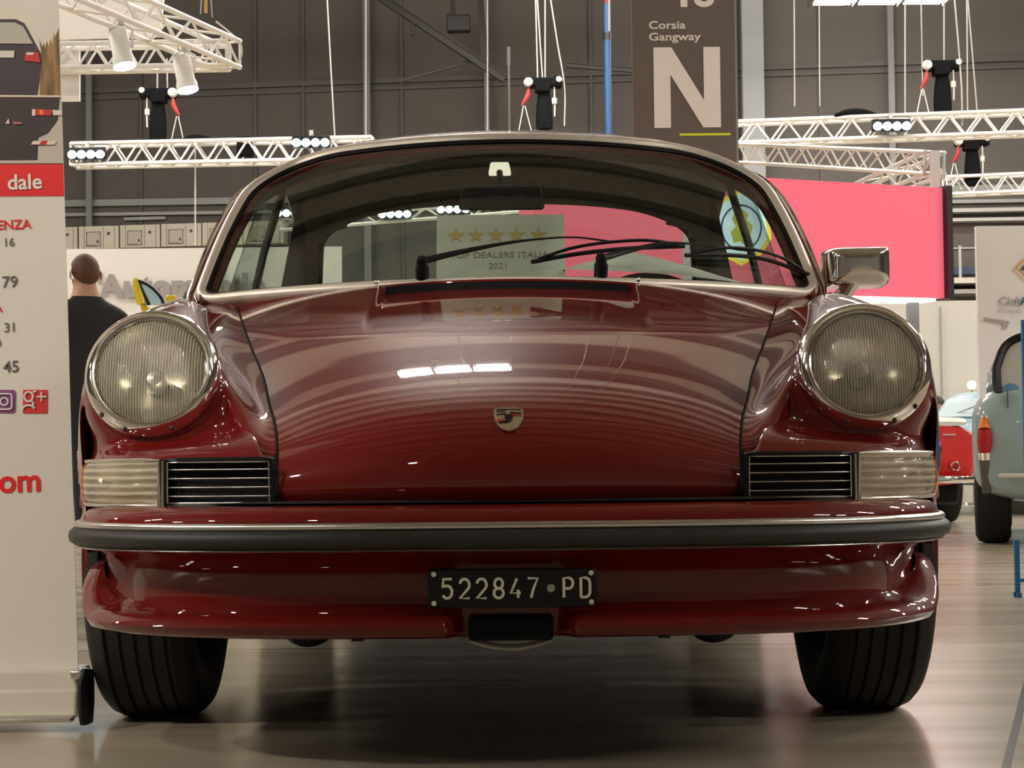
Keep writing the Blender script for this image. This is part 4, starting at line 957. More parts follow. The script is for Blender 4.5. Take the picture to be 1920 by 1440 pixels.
for pts, Y, lb in (
    ([(613, -10), (620, 120), (628, 262)], TY, 'thin steel cable reaching the left truss beside the grey column'),
    ([(366, 264), (366, 460)], TY - .15, 'thin pale wire hanging from the left truss past the cream cabinets'),
    ([(295, 138), (295, 172)], TY, 'left one of two short wires above the black hoist'), ([(313, 110), (314, 168)], TY, 'right one of two short wires above the black hoist'),
    ([(1004, -10), (1008, 146)], TY, 'leftmost cable of the hoist above the car roof'), ([(1007, -10), (1017, 146)], TY, 'cable slanting down to the middle of the hoist above the car roof'), ([(1022, -10), (1022, 146)], TY, 'straight cable of the hoist above the car roof, left of the curved one'),
    ([(1031, -10), (1045, 80), (1059, 170), (1058, 236)], TY, 'curved cable hanging right of the hoist above the car roof'),
    ([(1142, -10), (1142, 58)], 22.6, 'short pale cable against the top of the blue column'),
    ([(1489, -10), (1490, 199)], TY + 2, 'hanging cable ending in the air nearest the gangway sign'), ([(1536, -10), (1537, 199)], TY + 2, 'hanging cable ending in the air, second from the gangway sign'),
    ([(1697, -10), (1697, 212)], TY + .5, 'thin cable beside the grey column on the right'), ([(1727, -10), (1730, 180)], TY + 3, 'dim cable left of the right-hand hoist'),
    ([(1770, -10), (1770, 112)], TY - .6, 'cable holding the right-hand hoist'), ([(1789, -10), (1799, 110), (1803, 168), (1804, 236)], TY - .7, 'slanting cable with a hook right of the right-hand hoist'),
    ([(1813, -10), (1814, 210)], TY + 2, 'dim straight cable near the right edge'), ([(1814, -10), (1832, 208)], TY + 2, 'slanting thin cable nearest the right edge'),
    ([(686, -10), (686, 398)], TY + 3, 'thin cable in front of the left grey column holding the far truss'), ([(914, -10), (914, 380)], TY + 3, 'thin cable in front of the thin grey column holding the far truss'),
    ([(378, -10), (376, 26)], 12.2, 'left wire at the white truss corner'), ([(395, -10), (398, 32)], 12.2, 'right wire at the white truss corner')):
    q = [at(x, y, Y) for x, y in pts]; tag(part('hanging_cable', MB().tube(curve(q, 12) if len(q) > 2 else q, .0105 if Y > 15 else .006, 6), M['wire'], None, org=q[0]), lb, 'cable')
q = [at(x, y, 12.2) for x, y in ((386, -10), (386, 24))]; tag(part('hanging_chain', MB().tube(q, .013, 8), M['wire_gold'], None, org=q[0]), 'gold-coloured chain holding the white truss corner', 'chain')
q = curve([at(x, y, 12.3) for x, y in ((405, 40), (432, 62), (452, 84), (452, 106), (440, 124))], 20); tag(part('power_cable', MB().tube(q, .008, 6), M['chain_white'], None, org=q[0]), 'white power cable looping round the white truss corner', 'cable')

# ------------------------------------------------------------------ hanging gangway sign
SY = 12.0
sa, sb_ = at(1193, 700, SY), at(1387, 700, SY); zt, zb = at(1290, -60, SY).z, at(1290, 326, SY).z
M['sign'] = mat('sign_taupe', (.120, .100, .084), .6); M['sign_white'] = mat('sign_lettering', (.76, .74, .66), .6)
sg = part('gangway_sign', MB().box(((sa.x + sb_.x) / 2, SY, (zt + zb) / 2), (sb_.x - sa.x, .03, zt - zb)), M['sign'], None, org=((sa.x + sb_.x) / 2, SY, zt))
tag(sg, 'tall hanging sign reading Corsia Gangway N above the car roof', 'sign')
part('sign_edge', MB().box((sb_.x + .008, SY + .01, (zt + zb) / 2), (.018, .05, zt - zb)), M['alu'], sg)
def stext(txt, x0, y0, x1, cap, m, bold, name='sign_lettering'):
    o = at(x0, y0, SY - .018); h = cap / F * (SY + 3.6); t = text_mb(txt, V((0, 0, 0)), (1, 0, 0), (0, 0, 1), h, bold, 1.0, 'LEFT', 1.0, .002)
    mn, mxx = min(v.x for v in t.v), max(v.x for v in t.v); wd = (x1 - x0) / F * (SY + 3.6); t.v = [V(((v.x - mn) / (mxx - mn) * wd + o.x, v.y + o.y, v.z + o.z)) for v in t.v]; return part(name, t, m, sg)
stext('Corsia', 1217, 54, 1286, 15, M['sign_white'], .016); stext('Gangway', 1217, 76, 1315, 15, M['sign_white'], .016); stext('18', 1276, 11, 1340, 46, M['sign_white'], .035)
o = at(1227, 240, SY - .018); o2 = at(1352, 240, SY - .018); N_h = 153 / F * (SY + 3.6); W_ = o2.x - o.x; b_ = W_ * .25
part('sign_letter', MB().add([V((o.x + x, o.y + y, o.z + z)) for y in (0, -.004) for x, z in ((0, 0), (b_, 0), (b_, N_h * .66), (W_ * .735, 0), (W_, 0), (W_, N_h), (W_ - b_, N_h), (W_ - b_, N_h * .34), (W_ * .27, N_h), (0, N_h))],
     [(0, 1, 2, 8, 9), (2, 3, 7, 8), (3, 4, 5, 6, 7), (10, 11, 12, 18, 19), (12, 13, 17, 18), (13, 14, 15, 16, 17)] + [(i, (i + 1) % 10, (i + 1) % 10 + 10, i + 10) for i in range(10)], False), M['sign_white'], sg)
o = at(1322, 252, SY - .018); part('sign_line', MB().box(o, (96 / F * 15.6, .006, 4.5 / F * 15.6)), c_('line_lime', .62, .72, .03), sg)
p = at(1290, -60, SY); tag(part('sign_hanger', MB().tube([(sa.x + .1, SY, zt), (sa.x + .1, SY, 10.6)], .008).tube([(sb_.x - .1, SY, zt), (sb_.x - .1, SY, 10.6)], .008), M['wire'], None, org=(sa.x, SY, zt)), 'pair of thin wires holding the gangway sign, above the photo', 'wires')

# ------------------------------------------------------------------ pink light box
PBR, PBL = at(1769, 455, 9.5), at(1000, 455, 8.3)
zt, zb = at(1769, 352, 9.5).z, at(1769, 559, 9.5).z
M['pink'] = mat('pink_fabric', (.50, .09, .12), .6, emit=(.80, .125, .18), es=.36)
pd = (PBR - PBL); pd.z = 0; pd.normalize(); pn = V((pd.y, -pd.x, 0))
lb_ = thing('light_box', 'glowing pink-red light box sign hanging behind the car, right of centre', 'light box', ((PBR.x + PBL.x) / 2, (PBR.y + PBL.y) / 2, zb))
fc = part('fabric_face', MB().prism([V((PBL.x, PBL.y, zb)), V((PBR.x, PBR.y, zb)), V((PBR.x, PBR.y, zt)), V((PBL.x, PBL.y, zt))], -pn * .22), M['pink'], lb_)
c_('box_frame', .030, .018, .026)
part('box_frame', MB().box((PBR.x + pd.x * .022, PBR.y + pd.y * .022 + -.0, (zt + zb) / 2), (.045, .10, zt - zb + .02), Matrix.Rotation(math.atan2(pd.y, pd.x), 3, 'Z')), M['box_frame'], lb_)
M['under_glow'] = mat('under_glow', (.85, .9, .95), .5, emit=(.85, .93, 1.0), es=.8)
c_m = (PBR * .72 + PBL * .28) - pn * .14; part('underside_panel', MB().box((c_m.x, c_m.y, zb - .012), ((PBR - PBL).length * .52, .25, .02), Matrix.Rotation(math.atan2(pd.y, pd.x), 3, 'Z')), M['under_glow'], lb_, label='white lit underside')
def on_box(px, py, o=.003):
    d = CROT @ V(((px - 960) / F, -(py - 720) / F, -1.0)); q = V((PBR.x, PBR.y, 0)) + pn * o; return CAM + d * ((q - CAM).dot(pn) / d.dot(pn))
def eprint(name, poly, m, o=.003): return part(name, MB().prism([on_box(x, y, o) for x, y in poly], -pn * .002), m, fc)
M['em_yellow'] = mat('emblem_yellow', (.80, .62, .05), .5, emit=(.8, .62, .05), es=.45); M['em_blue'] = mat('emblem_pale_blue', (.6, .75, .78), .5, emit=(.55, .72, .76), es=.5)
M['em_ink'] = mat('emblem_ink', (.03, .08, .25), .5); M['em_olive'] = mat('emblem_olive', (.35, .36, .05), .5, emit=(.35, .36, .05), es=.5)
hexa = lambda r, cx=1390, cy=425, k=1.18: [(cx + r * x, cy + r * k * y) for x, y in ((0, -1), (.78, -.62), (.92, .30), (.62, .72), (0, 1), (-.62, .72), (-.92, .30), (-.78, -.62))]
eprint('emblem_border', hexa(62), M['em_yellow'], .004); eprint('emblem_field', hexa(54), M['em_blue'], .007)
part('emblem_ring', MB().tube([on_box(1390 + 37 * math.cos(a), 427 + 42 * math.sin(a), .009) for a in [2 * math.pi * k / 40 for k in range(40)]], .006, 6, closed=True), M['em_ink'], fc)
eprint('emblem_figure', [(1378, 398), (1392, 392), (1404, 402), (1400, 412), (1412, 424), (1406, 446), (1398, 462), (1388, 452), (1376, 456), (1370, 436), (1380, 424), (1372, 410)], M['em_olive'], .010)
eprint('graphic_stripe', [(1280, 420), (1296, 430), (1300, 560), (1280, 560)], c_('stripe_white', .7, .72, .75), .004); eprint('graphic_stripe', [(1304, 450), (1316, 456), (1318, 560), (1304, 560)], M['em_yellow'], .004)
for q in (PBL.lerp(PBR, .22), V((at(1697, 590, 9.85).x, 9.60, 0))):
    q = q - pn * .27 if q.z else q; part('support_post', MB().box((q.x, q.y, zt / 2), (.075, .075, zt)), c_('post_grey', .30, .28, .27), lb_, label='grey support post')
# ------------------------------------------------------------------ stand walls
def board(name, label, x0, x1, y0, Y, m, dx=0.0):
    a, b = at(x0, y0, Y), at(x1, y0, Y); z = max(a.z, b.z)
    o = part(name, MB().box(((a.x + b.x) / 2, Y + .03, z / 2), (b.x - a.x, .06, z)), m, None, org=((a.x + b.x) / 2, Y, 0)); return tag(o, label, 'wall panel')
M['stand_white'] = noise_mat('stand_white', (.66, .645, .60), (.69, .67, .63), (.6, .6, .6), (.5, .6), .4)
sw_ = board('stand_wall', 'white stand wall lettered Automobile behind the man', 60, 640, 468, 16.4, M['stand_white'])
c_('letter_grey', .30, .275, .265)
o = at(189, 556, 16.38); hh = 41 / F * 20; t = text_mb('Automobile', V((0, 0, 0)), (1, 0, 0), (0, 0, 1), hh, .05, 1.06, 'LEFT', 1.0, .002)
mxx = max(v.x for v in t.v); wd = 310 / F * 20; t.v = [V((v.x / mxx * wd + o.x, v.y + o.y, v.z + o.z)) for v in t.v]; part('stand_lettering', t, M['letter_grey'], sw_)
part('stand_lettering', text_mb("'", at(182, 556, 16.38), (1, 0, 0), (0, 0, 1), hh, .05, 1.06, 'LEFT', 1.0, .002), M['letter_grey'], sw_)
w2 = board('stand_wall', 'pale cream stand wall behind the right headlamp, under the pink light box', 1560, 1860, 566, 16.4, c_('stand_cream', .67, .645, .57))
for px in (1767,): p = at(px, 700, 16.38); part('panel_seam', MB().box((p.x, 16.385, 1.03), (.008, .02, 2.06)), c_('seam', .50, .47, .42), w2)
w3 = board('stand_wall', 'tall white club stand panel at the right edge', 1830, 2060, 424, 13.4, M['stand_white'])
kk = 17.0 / F
c_('club_ink', .30, .29, .27); c_('diamond', .55, .28, .05)
t = text_mb('Club ', at(1873, 572, 13.38), (1, 0, 0), (0, 0, 1), 16 * kk, 0, 1.02, 'LEFT', 1, .002); part('club_lettering', t, M['club_ink'], w3)
t = text_mb('A', at(1913, 572, 13.38), (1, 0, 0), (0, 0, 1), 16 * kk, .02, 1.02, 'LEFT', 1, .002); part('club_lettering', t, c_('club_teal', .02, .10, .12), w3)
t = text_mb('Il futuro', at(1873, 586, 13.38), (1, 0, 0), (0, 0, 1), 9 * kk, 0, 1.05, 'LEFT', 1, .002); part('club_lettering', t, c_('club_pale', .42, .40, .38), w3)
dm = part('club_emblem', MB().tube([at(x, y, 13.37) for x, y in ((1905, 502), (1936, 472), (1967, 502), (1936, 532))], .012, 8, closed=True), M['diamond'], w3)
part('emblem_mark', MB().prism([at(x, y, 13.38) for x, y in ((1913, 506), (1922, 494), (1924, 508))], (0, -.004, 0)), M['cab_dark'], w3)
part('printed_shelf', MB().prism([at(x, y, 13.38) for x, y in ((1845, 595), (1893, 603), (1888, 616), (1882, 616), (1880, 606), (1845, 600))], (0, -.004, 0)), c_('shelf_print', .33, .29, .27), w3)
# gallery at the right, between light box and club panel
for nm, x0, y0, x1, y1, h, dpt, m, lb, ct in (
    ('pale_beam', 1640, 399, 1960, 393, 7, .3, c_('beam_pale', .44, .42, .40), 'upper one of two pale beams on the far wall right of the light box', 'beam'),
    ('pale_beam', 1640, 416, 1960, 411, 6, .3, M['beam_pale'], 'lower one of two pale beams on the far wall right of the light box', 'beam'),
    ('gallery_slab', 1640, 532, 1960, 527, 10, .8, c_('slab_pale', .55, .51, .46), 'pale gallery edge right of the light box', 'ledge'),
    ('gallery_beam', 1640, 552, 1960, 547, 8, .7, c_('slab_grey', .30, .28, .26), 'grey beam below the pale gallery edge', 'beam'),
    ('gallery_rail', 1640, 468, 1960, 463, 2.5, .05, M['beam_pale'], 'thin handrail of the gallery right of the light box', 'rail'),
    ('blue_panel', 1640, 511, 1960, 505, 14, .1, c_('panel_navy', .03, .05, .10), 'dark blue strip behind the gallery rail', 'panel')):
    wall_bar(nm, x0, y0, x1, y1, h, dpt, m, lb, ct)
a = wall_pt(1800, 497, .5); tag(part('rail_post', MB().box(a, (.045, .045, .70)), M['beam_pale'], None, org=a), 'pale rail post on the gallery right of the light box', 'post')

# ------------------------------------------------------------------ blue stand at the right edge
p = at(1908, 1118, 2.8); q = at(1915, 600, 2.8); zf = 0
bs = thing('sign_stand', 'blue sign stand cut off by the right edge', 'sign stand', (p.x + .12, 2.8, 0)); c_('stand_blue', .012, .15, .36)
za, zb2 = at(1912, 600, 2.8).z, at(1912, 1012, 2.8).z
part('panel', MB().box((q.x + .20, 2.8, (za + zb2) / 2), (.40, .02, za - zb2)), M['stand_blue'], bs)
for x in (p.x, p.x + .40):
    part('leg', MB().box((x, 2.8, zb2 / 2), (.016, .016, zb2)), M['stand_blue'], bs)
    part('foot', MB().box((x, 2.8, .008), (.016, .05, .016)), M['stand_blue'], bs)
part('crossbar', MB().box((p.x + .2, 2.8, at(1912, 1088, 2.8).z), (.40, .012, .012)), M['stand_blue'], bs)
# ------------------------------------------------------------------ the other cars
def rr_ring(cx, y, w, z0, z1, r=.12, n=40, tum=0.0):
    out = []
    for k in range(n):
        a = 2 * math.pi * k / n; e = .42
        sx, sz = math.copysign(abs(math.cos(a)) ** e, math.cos(a)), math.copysign(abs(math.sin(a)) ** e, math.sin(a))
        out.append(V((cx + w * sx * (1 - tum * max(0, sz)), y, (z0 + z1) / 2 + (z1 - z0) / 2 * sz)))
    return out
def loft(cx, st, tum=0.0):
    rows = [rr_ring(cx, *s_, tum=tum) for s_ in st]; mb = MB().grid(rows, True); n = 40
    mb.f += [tuple(range(n)), tuple(range(len(mb.v) - n, len(mb.v)))]; mb.sm += [True, True]; return mb
def tyre(t, c, r, w):
    o = part('wheel', MB().lathe([(r * .62, -w * .42), (r * .85, -w * .5), (r * .96, -w * .42), (r, -w * .25), (r, w * .25), (r * .96, w * .42), (r * .85, w * .5), (r * .62, w * .42)], c, (1, 0, 0), 40), M['tyre'], t)
    part('hub_cap', MB().lathe([(.0005, w * .40), (r * .35, w * .38), (r * .63, w * .30)], c, (1, 0, 0), 32).lathe([(.0005, -w * .40), (r * .35, -w * .38), (r * .63, -w * .30)], c, (1, 0, 0), 32), M['alu'], o)
def car_paint(n, c): return M.setdefault(n, mat(n, c, .35, 0, .4, .8))
# pale blue small car, rear towards us
Y0 = 6.6; x0 = at(1821, 800, Y0).x; W = .67; cx = x0 + W
bl = thing('small_car', 'pale blue small car standing with its tail towards us at the right edge', 'car', (cx, Y0 + 1.4, 0)); PB = car_paint('pale_blue_paint', (.33, .44, .44))
part('body', loft(cx, [(Y0, W * .90, .28, .74), (Y0 + .03, W * .96, .255, .81), (Y0 + .12, W, .24, .86), (Y0 + .6, W * 1.01, .22, .88), (Y0 + 2.0, W, .22, .86), (Y0 + 2.8, W * .97, .24, .80), (Y0 + 2.95, W * .85, .30, .72)]), PB, bl, 50)
gr_ = [(Y0 + .16, W * .88, .78, .90), (Y0 + .24, W * .87, .78, 1.08), (Y0 + .36, W * .84, .78, 1.165), (Y0 + .8, W * .82, .78, 1.20), (Y0 + 1.6, W * .82, .78, 1.19), (Y0 + 1.9, W * .85, .78, 1.08), (Y0 + 2.15, W * .88, .78, .87)]
part('cabin', loft(cx, gr_, .12), PB, bl, 50)
zz0, zz1 = at(1900, 757, Y0).z, at(1900, 622, Y0).z; gl_ = []
for k in range(48):
    a = 2 * math.pi * k / 48; sx, sz = math.copysign(abs(math.cos(a)) ** .4, math.cos(a)), math.copysign(abs(math.sin(a)) ** .4, math.sin(a))
    z = (zz0 + zz1) / 2 + (zz1 - zz0) / 2 * sz; gl_.append(V((cx + (W * .80 - .06 * max(0, sz)) * sx, Y0 + .075 + .165 * (z - zz0) / (zz1 - zz0), z)))
part('rear_window', MB().prism(gl_, (0, .01, 0)), c_('window_pale', .48, .46, .40), bl); part('window_gasket', MB().tube(gl_, .024, 8, closed=True), M['black'], bl)
lp = lambda px, py, y=Y0: at(px, py, y)
for s in (-1, 1):
    lx = cx + s * (cx - lp(1844, 800).x)
    lx = lp(1845, 800).x if s < 0 else 2 * cx - lp(1845, 800).x
    za, zm, zr, zc, ze = lp(1845, 778).z, lp(1845, 806).z, lp(1845, 848).z, lp(1845, 862).z, lp(1845, 925).z
    fin = part('tail_lamp', MB().tube([(lx, Y0 + .02, zr), (lx, Y0 + .0, (zr + zm) / 2), (lx, Y0 + .0, zm)], [.034, .040, .034], 14), c_('lamp_red', .50, .008, .012), bl, label='red tail lamp')
    part('amber_lens', MB().tube([(lx, Y0 + .0, zm), (lx, Y0 + .02, lerp(zm, za, .6)), (lx, Y0 + .05, za)], [.034, .026, .008], 14), c_('lamp_amber', .75, .22, .03), fin)
    part('chrome_base', MB().tube([(lx, Y0 + .01, zr), (lx, Y0 + .015, zc)], [.038, .034], 14), M['chrome'], fin)
    part('corner_trim', MB().tube([(lx, Y0 + .02, zc), (lx + s * -.004, Y0 + .03, ze)], [.033, .022], 14), c_('trim_dark', .10, .085, .065), fin)
    part('quarter_fin', MB().tube(curve([(lx - s * -.0, Y0 + .06, za + .02), (lx, Y0 + .4, za + .06), (lx - .0, Y0 + 1.2, za + .05)], 12), [.02, .03, .035, .04, .04, .04, .04, .04, .035, .03, .03, .02], 12), PB, bl)
    tyre(bl, (cx + s * (W - .10), Y0 + .50, .265), .265, .19); tyre(bl, (cx + s * (W - .12), Y0 + 2.4, .265), .265, .17)
zbm = lp(1880, 892).z; part('bumper', MB().tube(curve([(cx - W + .08, Y0 + .04, zbm), (cx - W * .6, Y0 - .045, zbm), (cx, Y0 - .07, zbm), (cx + W * .6, Y0 - .045, zbm), (cx + W - .08, Y0 + .04, zbm)], 30), .014, 10), M['white'], bl, label='white rear bumper')
part('boot_seam', MB().box((lp(1888, 800).x, Y0 - .002 + .03, .58), (.006, .05, .5)), M['trim_dark'], bl)
st = lp(1893, 735); part('window_sticker', MB().lathe([(.0005, .004), (.045, .003), (.05, 0)], (st.x, Y0 + .085, st.z), (0, -1, .2), 24), c_('sticker_blue', .10, .22, .36), bl)
part('exhaust_box', MB().box((cx + .1, Y0 + .5, .22), (.6, .5, .10)), M['black'], bl, bevel=.02)
# red car with a white top behind it
Y1 = 10.0; x1 = at(1832, 850, Y1).x; W = .70; cx = x1 - W
rc = thing('red_car', 'bright red car with a white deck, its tail just right of the burgundy car', 'car', (cx, Y1 + 1.8, 0)); PR = car_paint('bright_red_paint', (.70, .006, .006))
zl = lambda py, px=1785, Y=Y1: at(px, py, Y).z
part('body', loft(cx, [(Y1, W * .95, zl(893), zl(797)), (Y1 + .04, W * .99, zl(912), zl(793)), (Y1 + .3, W, .27, .76), (Y1 + 2.2, W, .25, .78), (Y1 + 3.5, W * .96, .28, .70), (Y1 + 3.7, W * .85, .34, .60)]), PR, rc, 50)
part('deck', loft(cx, [(Y1 + .01, W * .90, zl(799), zl(790)), (Y1 + .10, W * .93, zl(799), zl(781)), (Y1 + .9, W * .90, .68, .80), (Y1 + 1.0, W * .7, .70, .78)]), M['white'], rc, 50, label='white deck')
zbm = zl(899); part('bumper', MB().tube(curve([(cx - W, Y1 + .10, zbm), (cx - W * .8, Y1 - .05, zbm), (cx, Y1 - .09, zbm), (cx + W * .8, Y1 - .05, zbm), (cx + W, Y1 + .10, zbm)], 30), .028, 10, flat=((0, 1, 0), .6)), M['chrome'], rc)
part('chassis', MB().box((cx, Y1 + 1.6, zl(925)), (W * 1.7, 3.0, .16)), M['black'], rc, bevel=.03)
p = at(1754, 842, Y1); part('tail_lamp', MB().lathe([(.0005, .03), (.03, .026), (.045, .0), (.045, -.04)], (p.x, Y1, p.z), (0, -1, 0), 24), c_('lamp_dark', .05, .012, .012), rc)
p = at(1791, 874, Y1 - .01); part('badge', MB().tube([(p.x + .03 * math.cos(a), Y1 - .012, p.z + .03 * math.sin(a)) for a in [2 * math.pi * k / 16 for k in range(16)]], .006, 6, closed=True), M['chrome'], rc)
p = at(1780, 815, Y1 - .01); part('badge', MB().box((p.x, Y1 - .005, p.z), (.09, .012, .008)), M['chrome'], rc)
for s in (-1, 1): tyre(rc, (cx + s * (W - .11), Y1 + .62, .29), .29, .19); tyre(rc, (cx + s * (W - .11), Y1 + 2.9, .29), .29, .19)
part('cockpit', loft(cx, [(Y1 + 1.1, W * .8, .70, .79), (Y1 + 1.2, W * .82, .70, .80), (Y1 + 2.0, W * .82, .70, .80), (Y1 + 2.1, W * .8, .70, .79)]), M['black'], rc)
# sky blue car further back
Y2 = 12.2; p = at(1862, 760, Y2); cx = p.x + .1; W = .72
sc_ = thing('sky_blue_car', 'sky blue car whose roof shows behind the red car', 'car', (cx, Y2 + 1.9, 0)); PS = car_paint('sky_blue_paint', (.34, .55, .68))
part('body', loft(cx, [(Y2, W * .85, .30, .62), (Y2 + .1, W * .97, .26, .72), (Y2 + .8, W, .24, .80), (Y2 + 2.7, W, .24, .78), (Y2 + 3.3, W * .85, .30, .62)]), PS, sc_, 50)
part('cabin', loft(cx, [(Y2 + .8, W * .92, .72, .80), (Y2 + 1.3, W * .80, .72, 1.02), (Y2 + 1.6, W * .76, .72, 1.08), (Y2 + 2.2, W * .76, .72, 1.07), (Y2 + 3.0, W * .85, .72, .78)], .1), PS, sc_, 50)
part('windscreen', MB().prism([V((cx + x, y, z)) for x, y, z in ((-W * .80, Y2 + .86, .83), (W * .80, Y2 + .86, .83), (W * .66, Y2 + 1.27, 1.0), (-W * .66, Y2 + 1.27, 1.0))], (0, -.012, .012)), c_('screen_pale', .50, .62, .66), sc_)
for s in (-1, 1):
    part('headlamp', MB().lathe([(.0005, .02), (.07, .012), (.085, 0), (.085, -.05)], (cx + s * .52, Y2 + .04, .60), (0, -1, .1), 24), M['chrome'], sc_)
    tyre(sc_, (cx + s * (W - .1), Y2 + .75, .30), .30, .18); tyre(sc_, (cx + s * (W - .1), Y2 + 3.0, .30), .30, .18)
p = at(1834, 744, Y2 + .9); part('wing_mirror', MB().box(p, (.11, .04, .09)), M['chrome'], sc_, bevel=.01); part('mirror_stem', MB().tube([p, V((cx - W * .9, Y2 + .95, .78))], .01), M['chrome'], sc_)
p = at(1822, 722, 16.2); gb = thing('table_lamp', 'small white globe lamp against the cream stand wall', 'lamp', (p.x, 16.2, 0))
part('globe', MB().lathe([(.0005, -.05), (.03, -.042), (.046, -.018), (.05, 0), (.046, .02), (.03, .04), (.0005, .05)], p, (0, 0, 1), 24), mat('globe_white', (.85, .82, .72), .3, emit=(1, .95, .8), es=.3), gb)
part('stem', MB().tube([(p.x, 16.2, .02), (p.x, 16.2, p.z - .04)], .012), M['alu'], gb); part('base', MB().lathe([(.0005, .03), (.12, .025), (.13, 0)], (p.x, 16.2, 0), (0, 0, 1), 24), M['alu'], gb)
# yellow car with its door raised, behind the left wing
Y3 = 9.6; p0, p1, p2 = at(254, 521, Y3), at(270, 575, Y3), at(312, 575, Y3); cx = at(360, 600, Y3).x; W = .80
yc = thing('yellow_car', 'yellow car with a raised door, mostly hidden behind the left headlamp', 'car', (cx, Y3 + 1.8, 0)); PY = car_paint('yellow_paint', (.72, .55, .02))
part('body', loft(cx, [(Y3, W * .9, .25, .60), (Y3 + .2, W, .20, .72), (Y3 + 1.6, W, .20, .80), (Y3 + 3.4, W, .20, .82), (Y3 + 3.9, W * .9, .26, .74)]), PY, yc, 50)
part('cabin', loft(cx, [(Y3 + 1.1, W * .85, .70, .80), (Y3 + 1.7, W * .70, .70, 1.12), (Y3 + 2.3, W * .68, .70, 1.14), (Y3 + 3.2, W * .8, .70, .80)], .1), M['black'], yc, 50)
for s in (-1, 1): tyre(yc, (cx + s * (W - .12), Y3 + .85, .31), .31, .22); tyre(yc, (cx + s * (W - .12), Y3 + 3.1, .31), .31, .24)
dq = at(254, 521, Y3 + .9); K = (Y3 + 4.5) / F; ZB = at(300, 568, Y3 + .9)
dpt = lambda px, py: at(px, py, Y3 + .9)
dr = part('raised_door', MB().prism([dpt(x, y) for x, y in ((262, 566), (272, 570), (340, 640), (352, 700), (330, 760), (290, 760), (276, 640))], (0, .05, 0)), PY, yc)
part('door_frame', MB().tube([dpt(254, 522), dpt(258, 542), dpt(266, 570)], [.018, .03, .035], 10), PY, dr)
part('door_seal', MB().tube(curve([dpt(258, 526), dpt(274, 532), dpt(290, 544), dpt(302, 558), dpt(308, 572)], 14), .012, 8).tube([dpt(258, 526), dpt(270, 552), dpt(280, 572)], .012, 8), M['black'], dr)
part('door_glass', MB().prism([dpt(x, y) for x, y in ((260, 529), (274, 534), (289, 546), (300, 560), (306, 572), (270, 572))], (0, .006, 0)), c_('door_glass_blue', .42, .60, .68), dr)
part('door_mirror', MB().box(dpt(321, 560), (.07, .05, .05)).box(dpt(316, 574), (.03, .03, .09)), PY, dr, bevel=.01)

